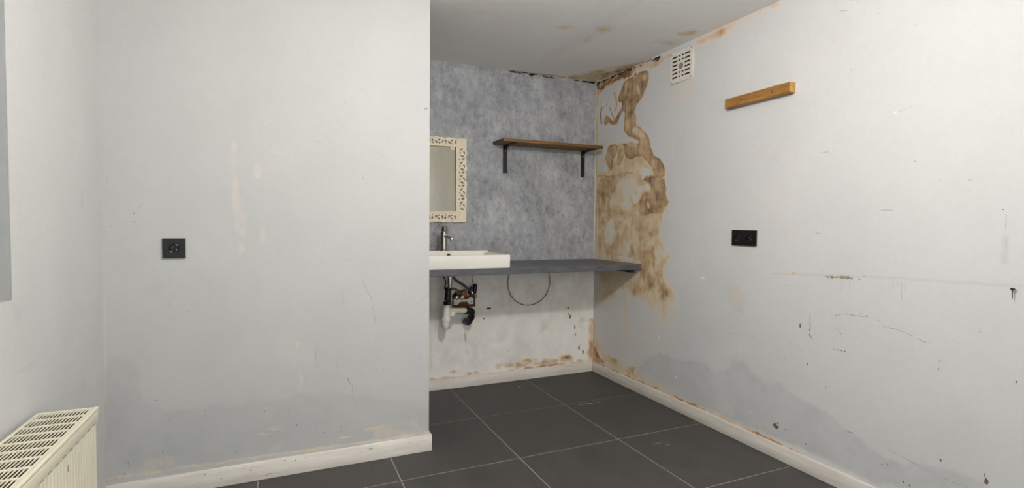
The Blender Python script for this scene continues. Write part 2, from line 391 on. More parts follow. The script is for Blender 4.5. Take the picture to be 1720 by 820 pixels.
# ------------------------------------------------------------------ right wall with the big water stain
def paint_right(F):
    # pale tan wash of the whole stained corner
    F.poly(0, [(3.537,1.6409),(3.476,1.7078),(3.3986,1.8017),(3.3215,1.8),(3.1893,1.7945),(3.0383,1.7896),(2.9841,1.7171),(2.9053,1.6117),(2.7851,1.6145),(2.7258,1.5474),(2.7297,1.4869),(2.6944,1.4315),(2.7102,1.3945),(2.6809,1.3479),(2.7293,1.2734),(2.7439,1.1816),(2.7652,1.1196),(2.7402,1.0509),(2.6659,1.0161),(2.6642,0.9557),(2.7193,0.9214),(2.7276,0.8129),(2.6475,0.7607),(2.6577,0.7292),(2.8066,0.7022),(2.956,0.7074),(3.1041,0.7315),(3.232,0.6907),(3.5113,0.6572)], 0.27, 0.024, 0.009, patch=0.5)
    F.poly(0, [(3.5318,1.4407),(3.1199,1.3095),(2.9243,1.4007),(2.6885,1.4188),(2.6855,1.3132),(2.7299,1.2916),(2.7393,1.2228),(2.7727,1.1766),(2.7651,1.1148),(2.7229,1.0468),(2.6768,1.0108),(2.6751,0.9503),(2.7306,0.9157),(2.7284,0.8388),(2.8115,0.8781),(2.8615,0.9297),(3.0411,0.9255),(3.2389,0.9471),(3.5189,0.949)], 0.36, 0.026, 0.010, patch=0.6)
    # upper brown blob under the ceiling
    F.poly(0, [(3.1872,2.2391),(3.0777,2.253),(3.0119,2.2539),(2.9231,2.2488),(2.901,2.2077),(2.9183,2.1649),(2.9422,2.1311),(2.9563,2.0945),(2.9935,2.0586),(3.0256,2.0452),(3.0511,2.0137),(3.0596,1.9851),(3.1385,1.9919),(3.1954,2.0197),(3.2177,2.0513),(3.2042,2.0825),(3.2479,2.0984),(3.2592,2.1369),(3.2313,2.1819),(3.2077,2.2103)], 0.66, 0.004, 0.005, rim=0.12, rimw=0.006, patch=0.2)
    F.poly(0, [(3.0424,2.179),(3.0159,2.1645),(2.995,2.1113),(3.0138,2.0913),(3.0411,2.1299)], 0.5, 0.006, 0.003, mode='mul')
    F.poly(0, [(2.9919,2.231),(2.9473,2.2236),(2.9337,2.1845),(2.9714,2.1819)], 0.45, 0.006, 0.003, mode='mul')
    F.poly(0, [(3.1865,2.2137),(3.1515,2.2136),(3.1564,2.1395),(3.184,2.1204)], 0.35, 0.006, 0.003, mode='mul')
    F.poly(0, [(3.2078,2.0578),(3.1926,2.0208),(3.2306,1.994),(3.2543,1.9555),(3.2714,1.9369),(3.3406,1.9444),(3.3487,1.9634),(3.3186,1.9738),(3.2889,1.9833),(3.2603,2.0168)], 0.66, 0.003, 0.003, rim=0.1, rimw=0.004)
    F.poly(0, [(3.436,2.0216),(3.4047,2.031),(3.3497,1.9987),(3.3185,1.9668),(3.3255,1.9462),(3.3875,1.9701),(3.4183,1.9514),(3.4427,1.9708)], 0.68, 0.003, 0.003, rim=0.12, rimw=0.004)
    F.stroke(0, [(3.3672,2.0812),(3.3432,2.0414),(3.3085,1.9868)], 0.014, 0.62, 0.003, 0.002)
    F.stroke(0, [(3.4783,2.1035),(3.4916,2.0518),(3.4767,1.9812)], 0.020, 0.72, 0.003, 0.003)
    F.stroke(0, [(3.3137,2.1835),(3.2794,2.124),(3.2782,2.0807),(3.2979,2.0413)], 0.022, 0.45, 0.006, 0.004)
    for q in [(3.4922,2.138),(3.3831,2.1551),(3.4074,2.132),(3.4542,2.1059),(3.41,2.1121)]: F.blob(0, q[0], q[1], 0.006, 0.009, 0.9, patch=0)
    # the snake of brown running down
    F.poly(0, [(3.1743,2.0246),(3.0642,2.0071),(3.032,1.9438),(3.044,1.901),(2.9883,1.8696),(2.9234,1.8167),(2.885,1.7674),(2.8714,1.7183),(2.8396,1.6594),(2.7716,1.6284),(2.7383,1.5866),(2.7202,1.5469),(2.7302,1.5022),(2.7816,1.4909),(2.8298,1.5258),(2.8553,1.579),(2.9117,1.6203),(2.9698,1.6669),(3.0615,1.6652),(3.1019,1.6573),(3.1724,1.6948),(3.1739,1.75),(3.1961,1.7827),(3.1749,1.7883),(3.0647,1.7811),(2.998,1.7554),(3.0119,1.7858),(3.0788,1.8079),(3.1412,1.8339),(3.1801,1.8737),(3.1842,1.9209),(3.1721,1.9441)], 0.58, 0.008, 0.005, rim=0.14, rimw=0.008, patch=0.25)
    F.poly(0, [(3.081,1.8867),(3.0012,1.8693),(2.9359,1.8146),(2.9476,1.7845),(3.0126,1.8103),(3.0869,1.8546)], 0.55, 0.012, 0.004, mode='mul')
    F.poly(0, [(3.1468,1.7843),(3.0647,1.7811),(3.0043,1.7481),(3.0369,1.7403),(3.1321,1.7571)], 0.5, 0.012, 0.004, mode='mul')
    # lobes
    F.poly(0, [(3.383,1.7996),(3.2616,1.7918),(3.2458,1.7508),(3.2742,1.7111),(3.3184,1.6812),(3.3096,1.6365),(3.3315,1.6034),(3.3704,1.6204),(3.395,1.6629),(3.4199,1.7104)], 0.50, 0.006, 0.005, rim=0.16, rimw=0.008)
    F.poly(0, [(3.2458,1.7508),(3.1739,1.75),(3.1723,1.6905),(3.2134,1.6268),(3.2644,1.6232),(3.2904,1.6476),(3.2587,1.6833)], 0.50, 0.005, 0.004, rim=0.16, rimw=0.007)
    F.poly(0, [(3.5352,1.5715),(3.1688,1.5629),(3.1265,1.5508),(3.2247,1.5075),(3.2894,1.4421),(3.3557,1.3569),(3.3078,1.2847),(3.4319,1.2599),(3.5273,1.2704)], 0.5, 0.012, 0.006, patch=0.5)
    F.stroke(0, [(3.5319,1.5731),(3.3457,1.5605),(3.1689,1.5646),(3.0721,1.5612)], 0.008, 0.66, 0.004, 0.003)
    F.stroke(0, [(3.3334,1.6741),(3.3172,1.6372),(3.3348,1.6125)], 0.016, 0.72, 0.005, 0.003)
    F.poly(0, [(2.9717,1.5054),(2.8541,1.5357),(2.7359,1.5026),(2.7,1.4318),(2.7158,1.3948),(2.6812,1.3554),(2.6912,1.3181),(2.7516,1.2508),(2.8223,1.2596),(3.0235,1.2544),(3.0256,1.3286),(2.9498,1.407),(2.863,1.4183),(2.8643,1.4657)], 0.62, 0.014, 0.008, rim=0.06, rimw=0.012, patch=0.5)
    # left clean areas and white islands
    F.poly(0, [(3.515,1.6296),(3.4511,1.6824),(3.3945,1.645),(3.3698,1.5981),(3.4407,1.5936)], 0.85, 0.008, 0.004, mode='mul')
    F.poly(0, [(3.2964,1.705),(3.2594,1.7093),(3.2615,1.6793),(3.2997,1.6617)], 0.8, 0.006, 0.003, mode='mul')
    F.poly(0, [(2.97,1.5821),(2.917,1.5874),(2.867,1.5604),(2.8567,1.5422),(2.9153,1.525),(2.9424,1.5048),(2.9722,1.5216)], 0.93, 0.006, 0.008, mode='mul')
    F.poly(0, [(2.9449,1.4591),(2.9012,1.4682),(2.8698,1.4463),(2.8815,1.4256),(2.925,1.4257)], 0.93, 0.006, 0.008, mode='mul')
    F.poly(0, [(3.0086,1.4305),(2.9769,1.4612),(2.9448,1.4551),(2.9631,1.4239),(2.9948,1.4028)], 0.90, 0.006, 0.008, mode='mul')
    F.poly(0, [(3.0812,1.4013),(3.0278,1.411),(3.0004,1.3687),(3.0257,1.3328),(3.073,1.351)], 0.90, 0.008, 0.008, mode='mul')
    F.poly(0, [(3.2064,1.3688),(3.108,1.3816),(3.0455,1.3293),(3.0779,1.2802),(3.1614,1.2903),(3.2271,1.3264)], 0.55, 0.026, 0.006, mode='mul')
    F.poly(0, [(3.181,1.4873),(3.0848,1.5307),(3.0042,1.5079),(3.0283,1.4275),(3.1083,1.39),(3.193,1.4025)], 0.50, 0.030, 0.006, mode='mul')
    # streaky lower part above the counter
    for pts, w, d in (([(3.4839,1.3832),(3.5045,1.2274),(3.4581,1.0258)], 0.035, 0.5), ([(3.2042,1.2859),(3.2293,1.139),(3.2412,1.0342)], 0.05, 0.52), ([(3.0498,1.2413),(3.0734,1.1161),(3.0564,0.9913)], 0.05, 0.55),
                      ([(2.9735,1.3382),(2.9952,1.1834),(2.9663,1.0776)], 0.07, 0.50), ([(2.8546,1.1207),(2.8331,1.0028),(2.8179,0.8933)], 0.045, 0.72), ([(2.7888,1.3318),(2.797,1.2076)], 0.05, 0.42),
                      ([(2.9239,0.9334),(2.9082,0.8215)], 0.09, 0.55)):
        F.stroke(0, pts, w, d * 0.86, 0.022, 0.008, patch=0.6)
    F.poly(0, [(3.3372,1.2442),(3.2838,1.2348),(3.2714,1.0506),(3.3939,1.0283),(3.4127,1.1363)], 0.6, 0.016, 0.006, mode='mul')
    F.poly(0, [(3.1195,1.039),(3.0845,1.0235),(3.0904,0.9896),(3.1185,1.0051)], 0.8, 0.006, 0.004, mode='mul')
    F.poly(0, [(3.2389,0.9471),(3.1525,0.9607),(3.0415,0.938),(3.0545,0.9229),(3.209,0.9271)], 0.8, 0.006, 0.004, mode='mul')
    F.poly(0, [(2.9042,1.3517),(2.8731,1.3426),(2.8654,1.287),(2.8969,1.3116)], 0.6, 0.010, 0.004, mode='mul')
    # tail below the counter
    F.poly(0, [(3.0136,0.8362),(2.9258,0.8887),(2.7352,0.9038),(2.724,0.7882),(2.6158,0.7486),(2.6219,0.7014),(2.753,0.6888),(2.817,0.6474),(2.9377,0.6862),(3.0842,0.702)], 0.44, 0.06, 0.010, patch=0.8)
    F.poly(0, [(3.5505,0.8136),(2.9961,0.8605),(3.123,0.7208),(3.5425,0.504)], 0.20, 0.08, 0.010, patch=0.4)
    F.stroke(0, [(3.1317,0.6845),(3.1369,0.5187),(3.1217,0.3205)], 0.03, 0.16, 0.03, 0.006)
    F.poly(0, [(3.5411,0.4524),(3.4655,0.2091),(3.2681,0.1546),(2.6128,0.1268),(2.6116,0.0854),(3.5314,0.0774)], 0.20, 0.05, 0.010, patch=0.8)
    F.blob(0, *[(2.7413,0.685)][0], 0.14, 0.12, 0.14)
    # drips down to the left
    F.stroke(0, [(3.2778,1.9542),(3.2859,1.8689),(3.3034,1.7975)], 0.012, 0.26, 0.006, 0.003)
    F.stroke(0, [(3.4343,1.9548),(3.4648,1.8967)], 0.010, 0.16, 0.006, 0.003)
    F.stroke(0, [(3.5455,2.2635),(3.5356,1.5553),(3.5278,0.9273)], 0.03, 0.34, 0.012, 0.004, patch=0.6)
    # rust and mould along the ceiling
    F.poly(1, [(3.5537,2.2837),(3.541,2.3081),(3.3352,2.3104),(3.1474,2.3168),(2.9497,2.3074),(2.7586,2.2994),(2.6918,2.3007),(2.691,2.2723),(2.8032,2.2513),(2.8502,2.2472),(2.9235,2.2647),(3.0256,2.2801),(3.0779,2.2613),(3.1877,2.256),(3.364,2.2476),(3.49,2.2416),(3.5218,2.2034)], 0.36, 0.008, 0.008, patch=0.6)
    F.poly(1, [(3.5463,2.2545),(3.5408,2.2989),(3.335,2.3017),(3.1472,2.3084),(3.0264,2.3086),(3.0383,2.2673),(3.1459,2.2622),(3.245,2.2619),(3.3491,2.2615),(3.4741,2.2514)], 0.80, 0.008, 0.010, patch=1.2)
    F.blob(1, *[(3.0511,2.2544)][0], 0.018, 0.014, 0.9)
    F.stroke(3, [(3.551,2.306),(3.3352,2.3104),(3.1473,2.3142),(2.9624,2.3125),(2.8759,2.3086)], 0.010, 0.85, 0.006, 0.005, patch=1.4)
    F.poly(3, [(3.5535,2.2745),(3.5546,2.316),(3.4279,2.3118),(3.4433,2.2978),(3.524,2.2904),(3.4905,2.2598),(3.5314,2.2557)], 0.8, 0.004, 0.006, patch=1.0)
    F.poly(1, [(2.4888,2.3192),(2.2342,2.3308),(1.9953,2.3215),(1.8616,2.3186),(1.9226,2.2945),(2.0621,2.2899),(2.1486,2.2689),(2.2977,2.2583),(2.4722,2.264)], 0.20, 0.012, 0.008, patch=0.8)
    F.poly(1, [(2.4635,2.304),(2.2552,2.3115),(2.1705,2.3153),(2.1658,2.2941),(2.2759,2.2715),(2.4527,2.2723)], 0.32, 0.008, 0.006, patch=0.6)
    # faint peach runs below the vent and by the socket
    F.stroke(1, [(2.6607,2.0765),(2.6547,1.8672),(2.6537,1.6392)], 0.012, 0.10, 0.014, 0.003, patch=0.8)
    F.poly(1, [(2.6607,2.0765),(2.4187,2.1071),(2.4058,1.9983),(2.5556,1.9781),(2.6558,1.9053)], 0.12, 0.02, 0.006)
    F.stroke(1, [(1.801,1.5492),(1.7975,1.3321),(1.7976,1.1259)], 0.016, 0.15, 0.010, 0.002, patch=0.6)
    F.blob(1, *[(2.0068,1.6059)][0], 0.03, 0.03, 0.14); F.blob(1, *[(1.9004,1.5796)][0], 0.05, 0.02, 0.10)
    F.blob(1, *[(1.8919,1.3061)][0], 0.12, 0.12, 0.08)
    F.stroke(1, [(1.7638,2.003),(1.6871,2.003),(1.573,2.0063)], 0.012, 0.13, 0.008, 0.002); F.stroke(0, [(1.573,2.0063),(1.3487,2.0115),(1.1039,2.0034)], 0.01, 0.05, 0.008, 0.002)
    F.stroke(1, [(2.1607,1.1663),(2.158,1.0763)], 0.014, 0.22, 0.008, 0.002); F.stroke(1, [(2.048,1.0678),(2.0464,1.0163)], 0.018, 0.20, 0.008, 0.002)
    # long joint line, orange touch, grey smudges
    F.stroke(2, [(1.899,0.9409),(1.5967,0.9593),(1.3938,0.9701),(1.1271,0.977),(0.9459,0.9831),(0.9014,0.9859)], 0.008, 0.34, 0.006, 0.002)
    F.stroke(1, [(1.7854,0.9555),(1.7036,0.9597)], 0.010, 0.22, 0.006, 0.003); F.blob(1, *[(1.772,0.9552)][0], 0.012, 0.008, 0.7)
    F.poly(2, [(2.1986,0.8551),(2.0807,0.851),(2.0466,0.7386),(2.0968,0.6972),(2.1735,0.7541)], 0.35, 0.03, 0.010); F.poly(0, [(2.1758,0.8316),(2.0802,0.8343),(2.0671,0.7438),(2.1405,0.7416)], 0.12, 0.04, 0.01)
    F.stroke(2, [(0.9557,1.1482),(0.9553,1.0631)], 0.012, 0.5, 0.010, 0.002)
    # rising damp with its wavy tide line
    D = [(2.8039,0.3315),(2.6443,0.3365),(2.5341,0.3321),(2.3576,0.368),(2.2627,0.3318)] + [(2.2628,0.3375),(2.1732,0.3803),(2.0683,0.4461),(1.9865,0.4035),(1.8897,0.3462),(1.8283,0.3986),(1.7498,0.3569),(1.6367,0.3285),(1.5764,0.3268),(1.5034,0.2818),(1.4218,0.2603),(1.3445,0.2193),(1.3196,0.1999),(1.2173,0.2398),(1.1432,0.2512),(1.0646,0.2741),(0.9905,0.2679),(0.9549,0.2514),(1.3156,0.0782),(1.6769,0.1144),(2.2554,0.0895)] + [(2.7238,0.0697),(3.0473,0.1026)]
    F.poly(2, D, 0.34, 0.008, 0.010, rim=0.10, rimw=0.020, patch=0.5)
    F.blob(2, *[(2.643,0.2899)][0], 0.05, 0.05, 0.55); F.blob(2, *[(2.0875,0.3938)][0], 0.06, 0.05, 0.5); F.blob(2, *[(1.4727,0.1828)][0], 0.07, 0.03, 0.6)
    F.blob(2, *[(1.9362,0.3359)][0], 0.06, 0.06, 0.45); F.blob(2, *[(2.5041,0.2114)][0], 0.12, 0.06, 0.4)
    F.poly(2, [(2.8674,0.8114),(2.03,0.9916),(1.9103,0.7523),(2.3584,0.3966),(2.9164,0.264),(3.4309,0.1416),(3.4432,0.6125)], 0.07, 0.10, 0.01, patch=0.8)
    F.poly(0, [(3.5842,0.7397),(2.687,0.8295),(2.5128,0.5103),(2.8478,0.115),(3.5673,0.0847)], 0.055, 0.12, 0.01, mode='add', patch=0.6)
    # rust above the skirting
    E = [(3.5583,0.082),(3.1917,0.0816),(2.8469,0.0822),(2.5538,0.0827),(2.2552,0.0811),(1.9634,0.0747),(1.6869,0.0679),(1.4566,0.0622)]
    F.stroke(1, E, 0.012, 0.55, 0.008, 0.004, patch=1.0)
    F.stroke(1, [(2.9114,0.0846),(2.7241,0.0816),(2.3981,0.0836)], 0.018, 0.6, 0.010, 0.006, patch=1.2); F.stroke(1, [(2.2554,0.088),(2.0822,0.0867),(1.7514,0.0739)], 0.014, 0.5, 0.010, 0.006, patch=1.2)
    F.stroke(1, [(3.5603,0.5001),(3.5629,0.2566),(3.5583,0.082)], 0.03, 0.34, 0.016, 0.006, patch=0.8); F.poly(1, [(3.5786,0.18),(3.518,0.2176),(3.4643,0.1337),(3.3478,0.1055),(3.5578,0.0626)], 0.55, 0.008, 0.006, patch=1.0)
    F.blob(0, *[(3.0482,0.1371)][0], 0.05, 0.03, 0.45, patch=1.2); F.blob(0, *[(3.27,0.157)][0], 0.09, 0.04, 0.3, patch=1.2)
    F.stroke(3, [(3.0767,0.1472),(3.0682,0.0969)], 0.006, 0.5, 0.004, 0.002)
wr = grid_object('wall_right', [wall_grid(axis((YR, 0.4, 0.2), (0.4, 2.5, 0.008), (2.5, YB, 0.0036)), axis((0, ZC, 0.0045)), PR, paint_right)], 'wall',
                 [(XR + 0.004, XR + 0.12, YR, YB + 0.12, -0.04, ZC + 0.06)], 'white plaster wall with a large brown water stain in the corner', 'wall')

# ------------------------------------------------------------------ back wall, painted below the counter, papered above it
def paint_back(F):
    F.poly(0, [(0.5, 0.0), (2.31, 0.0), (2.31, 0.95), (0.5, 0.95)], 0.035, 0.01, 0.0, patch=0.8)
    for q, d in (([(1.8598,0.1178)][0], 0.7), ([(2.0408,0.1268)][0], 0.7), ([(1.7257,0.1387)][0], 0.35), ([(1.6442,0.1096)][0], 0.4), ([(1.5319,0.1212)][0], 0.35)):
        F.blob(0, q[0], q[1], 0.07, 0.025, d, patch=1.0)
    F.stroke(0, [(1.7841,0.1102),(1.9539,0.116),(2.1117,0.1238)], 0.03, 0.4, 0.02, 0.008, patch=1.0)
    for x, y, d in ((260, 210, 0.55), (425, 235, 0.7), (490, 225, 0.5), (30, 300, 0.6), (160, 285, 0.5), (1550, 100, 0.4)):
        q = [(1.1293,0.1204),(1.2512,0.0894),(1.3,0.0912),(0.965,0.0757),(1.0573,0.0756),(2.1749,0.0941)][[260, 425, 490, 30, 160, 1550].index(x)]
        F.blob(0, q[0], q[1], 0.028, 0.012, d, patch=0.8)
    F.stroke(1, [(0.951,0.0773),(1.2326,0.0771),(1.5402,0.0798),(1.7017,0.0812)], 0.007, 0.40, 0.005, 0.004, patch=1.5)
    F.stroke(1, [(1.7017,0.0812),(1.9543,0.0853),(2.2937,0.0823)], 0.018, 0.42, 0.010, 0.004, patch=1.0)
    F.stroke(1, [(1.2279,0.2592),(1.2333,0.216),(1.2359,0.1588)], 0.008, 0.42, 0.005, 0.003, patch=1.0)
    F.stroke(1, [(1.2072,0.4783),(1.2169,0.3949),(1.223,0.2541)], 0.010, 0.40, 0.006, 0.004, patch=1.6)
    F.stroke(1, [(2.2913,0.4047),(2.2941,0.2346),(2.2853,0.0845)], 0.05, 0.42, 0.02, 0.006, patch=0.8)
    F.blob(1, *[(2.2731,0.1392)][0], 0.03, 0.05, 0.4); F.blob(1, *[(1.8633,0.378)][0], 0.05, 0.06, 0.16); F.blob(1, *[(2.213,0.386)][0], 0.04, 0.10, 0.18)
    F.stroke(0, [(0.9464,0.7903),(0.9481,0.1576)], 0.05, 0.12, 0.02, 0.005)
    F.poly(0, [(0.6, 0.5), (2.4, 0.46), (2.4, 1.1), (0.6, 1.1)], 0.07, 0.20, 0.01, mode='add', patch=0.5)
    F.poly(2, [(1.0078,0.407),(1.7863,0.3468),(2.1065,0.1309),(1.5882,0.0672),(1.0089,0.0657)], 0.25, 0.08, 0.01, patch=1.0)
    F.stroke(1, [(0.9857,0.5358),(0.9948,0.408)], 0.02, 0.12, 0.01, 0.004)
wb = grid_object('wall_back', [wall_grid(axis((XL, 0.70, 0.1), (0.70, XR, 0.005)), axis((0, 0.925, 0.005)), PB, paint_back), wall_grid(axis((XL, XR, 0.2)), axis((0.925, ZC, 0.2)), PB)],
                 'wall_cream', [(XL, XR, YB + 0.004, YB + 0.12, -0.04, ZC + 0.06)], 'back wall of the washing niche, cream paint below and grey paper above', 'wall')
obj('wallpaper', MB().box(XL, XR - 0.003, YB - 0.0015, YB + 0.002, 0.905, ZC), 'wallpaper', wb, label='grey mottled concrete-look wallpaper')

# ------------------------------------------------------------------ partition on the left, in front of the niche
def paint_part(F):
    F.poly(2, [(-0.6795,0.5934),(-0.6191,0.6171),(-0.5541,0.5806),(-0.5399,0.4064),(-0.4119,0.3631),(-0.3112,0.3677),(-0.1833,0.3585),(-0.0863,0.3786),(0.0137,0.363),(0.1173,0.3753),(0.2245,0.3707),(0.3355,0.3244),(0.4507,0.3036),(0.5702,0.2789),(0.7104,0.226),(0.7431,-0.0194),(-0.6885,0.0524)], 0.26, 0.006, 0.010, rim=0.05, rimw=0.02, patch=0.4)
    F.poly(2, [(-0.6688,0.523),(-0.5696,0.5115),(-0.5581,0.3071),(-0.4354,0.2361),(-0.4152,0.1015),(-0.676,0.0875)], 0.22, 0.05, 0.010, mode='add', patch=0.5)
    F.poly(2, [(-0.5407,0.3555),(-0.345,0.3802),(0.2244,0.3329),(0.2236,0.1288),(-0.3482,0.1156),(-0.627,0.1158)], 0.12, 0.05, 0.010, mode='add', patch=0.5)
    F.poly(0, [(0.4121,0.1248),(0.4075,0.1493),(0.4632,0.1648),(0.5008,0.1881),(0.5485,0.1538),(0.5774,0.172),(0.6341,0.1705),(0.6411,0.128),(0.696,0.0977),(0.7041,0.0764),(0.5582,0.0859),(0.4167,0.0973)], 0.09, 0.004, 0.006, patch=0.4)
    F.poly(2, [(0.4121,0.1248),(0.4075,0.1493),(0.4632,0.1648),(0.5008,0.1881),(0.5485,0.1538),(0.5774,0.172),(0.6341,0.1705),(0.6411,0.128),(0.696,0.0977),(0.7041,0.0764),(0.5582,0.0859),(0.4167,0.0973)], 0.5, 0.004, 0.006)
    F.poly(0, [(0.5008,0.1591),(0.5581,0.1602),(0.6263,0.1303),(0.6859,0.0913),(0.5969,0.1102),(0.5389,0.1241)], 0.9, 0.004, 0.004, mode='mul'); F.poly(2, [(0.5008,0.1591),(0.5581,0.1602),(0.6263,0.1303),(0.6859,0.0913),(0.5969,0.1102),(0.5389,0.1241)], 0.9, 0.004, 0.004, mode='mul')
    F.stroke(0, [(0.371,0.155),(0.4121,0.1582),(0.4632,0.1648)], 0.006, 0.4, 0.004, 0.003)
    # yellowed strips where something was taped
    for pts in ([(-0.2,1.531),(-0.1766,1.5432),(-0.1733,1.4015),(-0.1696,1.2961),(-0.1461,1.2835),(-0.1405,1.1103),(-0.1877,1.1237),(-0.2021,1.3214)], [(-0.1136,1.4443),(-0.0775,1.4463),(-0.0756,1.3794),(-0.1142,1.3778)], [(-0.0894,1.1776),(-0.0627,1.1643),(-0.0638,1.0288),(-0.0907,1.0292)], [(-0.181,1.0839),(-0.148,1.0783),(-0.1531,1.0356),(-0.1768,1.036)]):
        F.poly(1, pts, 0.085, 0.006, 0.004, patch=1.2)
    F.poly(2, [(-0.1969,1.8432),(-0.0693,1.8593),(-0.0685,1.056),(-0.2045,1.084)], 0.06, 0.012, 0.002)
    for x, y, ru, rv, d in ((345, 470, 0.05, 0.05, 0.2), (372, 475, 0.03, 0.05, 0.16), (260, 485, 0.03, 0.03, 0.3), (430, 478, 0.03, 0.06, 0.22)):
        q = {345: [(-0.3048,0.9284)], 372: [(-0.2434,0.913)], 260: [(-0.4909,0.897)], 430: [(-0.1063,0.8998)]}[x][0]; F.blob(2, q[0], q[1], ru, rv, d)
    F.blob(1, *[(0.0666,0.6159)][0], 0.006, 0.014, 0.55, patch=0.2); F.blob(1, *[(0.0757,0.4089)][0], 0.012, 0.06, 0.12); F.blob(1, *[(0.0663,0.5793)][0], 0.10, 0.14, 0.06)
    # grime above the skirting
    F.stroke(0, [(-0.6716,0.1093),(-0.4151,0.1094),(-0.1376,0.1049),(0.2234,0.0995),(0.6949,0.0867)], 0.008, 0.20, 0.006, 0.004, patch=1.2)
    F.blob(0, *[(-0.0386,0.1295)][0], 0.05, 0.03, 0.05, patch=1.2); F.blob(0, *[(-0.0505,0.2153)][0], 0.05, 0.03, 0.04, patch=1.4); F.blob(0, *[(0.2788,0.1346)][0], 0.03, 0.004, 0.35, patch=0.5)
    F.blob(0, *[(-0.0877,0.2128)][0], 0.05, 0.004, 0.10, patch=1.2); F.blob(2, *[(-0.2543,0.3143)][0], 0.03, 0.03, 0.2)
    F.poly(0, [(-0.6707,0.1618),(-0.5433,0.1768),(-0.4144,0.1671),(-0.4151,0.1147),(-0.6716,0.1093)], 0.06, 0.02, 0.01, patch=1.6)
    F.stroke(0, [(-0.6631,0.8675),(-0.666,0.5722),(-0.6713,0.1243)], 0.004, 0.10, 0.004, 0.002, patch=0.8)  # thin shadow line painted down the corner joint
    F.blob(3, *[(0.6781,1.7651)][0], 0.008, 0.006, 0.55); F.blob(2, *[(0.6352,1.7669)][0], 0.006, 0.006, 0.6)
wp = grid_object('wall_partition', [wall_grid(axis((XL, XE, 0.006)), axis((0, ZC, 0.006)), PF, paint_part)], 'wall_grey',
                 [(XL, XE, YF + 0.0004, YF + 0.10, 0, ZC)], 'light grey painted partition wall, grey with damp near the floor', 'wall')

# ------------------------------------------------------------------ left wall with the window recess
WY0, WY1, WZ0, WZ1 = 0.42, 1.841, 0.963, 2.12
def paint_left(F):
    F.poly(2, [(1.979,0.7733),(2.1658,0.848),(2.5684,0.922),(2.6172,0.3735),(1.9698,0.6146)], 0.10, 0.06, 0.01, patch=0.8)
    F.stroke(2, [(1.8213,0.7588),(1.9778,0.7521),(2.1599,0.7501)], 0.006, 0.30, 0.006, 0.003, patch=0.8)
    F.blob(2, *[(2.4051,1.2559)][0], 0.02, 0.03, 0.3); F.blob(2, *[(1.8725,0.9241)][0], 0.03, 0.03, 0.3); F.blob(0, *[(2.138,1.5255)][0], 0.01, 0.03, 0.12)
    F.stroke(0, [(2.6144,0.5728),(2.614,0.3247),(2.6066,0.0904)], 0.006, 0.05, 0.006, 0.002, patch=0.8)  # the corner joint's shadow line, painted on this wall too
W = XL
wl = grid_object('wall_left', [wall_grid(axis((WY1, 2.63, 0.010), (2.63, YB, 0.3)), axis((0, ZC, 0.012)), PLL, paint_left), wall_grid(axis((WY0, WY1, 0.02)), axis((0, WZ0, 0.02)), PLL, paint_left),
                  wall_grid(axis((WY0, WY1, 0.2)), axis((WZ1, ZC, 0.1)), PLL), wall_grid(axis((YR, WY0, 0.2)), axis((0, ZC, 0.2)), PLL)], 'wall_light',
                 [(W - 0.28, W - 0.001, YR, WY0, -0.04, ZC + 0.06), (W - 0.28, W - 0.001, WY1, YB + 0.12, -0.04, ZC + 0.06), (W - 0.28, W - 0.001, WY0, WY1, -0.04, WZ0), (W - 0.28, W - 0.001, WY0, WY1, WZ1, ZC + 0.06)],
                 'light grey wall with a deep window recess beside the radiator', 'wall')
win = empty('window_1', (W - 0.2, (WY0 + WY1) / 2, WZ0), 'white framed window deep in the left wall recess', 'window', None, 'structure')
fb = MB(); x0, x1 = W - 0.23, W - 0.17
for a_ in ((WY0, WY0 + 0.07, WZ0, WZ1), (WY1 - 0.07, WY1, WZ0, WZ1), (WY0 + 0.07, WY1 - 0.07, WZ0, WZ0 + 0.07), (WY0 + 0.07, WY1 - 0.07, WZ1 - 0.07, WZ1), (1.09, 1.16, WZ0 + 0.07, WZ1 - 0.07)):
    fb.box(x0, x1, a_[0], a_[1], a_[2], a_[3], 0.004, 1)
obj('window_frame', fb, 'upvc', win)
for a_ in ((WY0 + 0.07, 1.09), (1.16, WY1 - 0.07)): obj('pane', MB().box(W - 0.205, W - 0.195, a_[0], a_[1], WZ0 + 0.07, WZ1 - 0.07), 'glass', win)
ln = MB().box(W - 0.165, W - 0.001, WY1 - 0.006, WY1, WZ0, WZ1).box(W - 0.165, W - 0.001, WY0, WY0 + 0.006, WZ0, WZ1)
obj('reveal_shade_panel', ln, 'reveal_shade', win, label='added grey panel painting shade onto the recess sides')  # thin panels added to make the window reveal look shaded
bl_ = MB().tube([(W - 0.145, WY0 + 0.012, WZ1 - 0.03), (W - 0.145, WY1 - 0.012, WZ1 - 0.03)], 0.022, 14, 0).box(W - 0.1265, W - 0.1250, WY0 + 0.012, WY1 - 0.012, WZ0 + 0.02, WZ1 - 0.03).box(W - 0.131, W - 0.121, WY0 + 0.012, WY1 - 0.012, WZ0 + 0.008, WZ0 + 0.026)
obj('daylight_block_blind', bl_, 'blind', win, label='added closed pale grey roller blind that blocks daylight')  # unseen blind, added to keep this window's daylight out
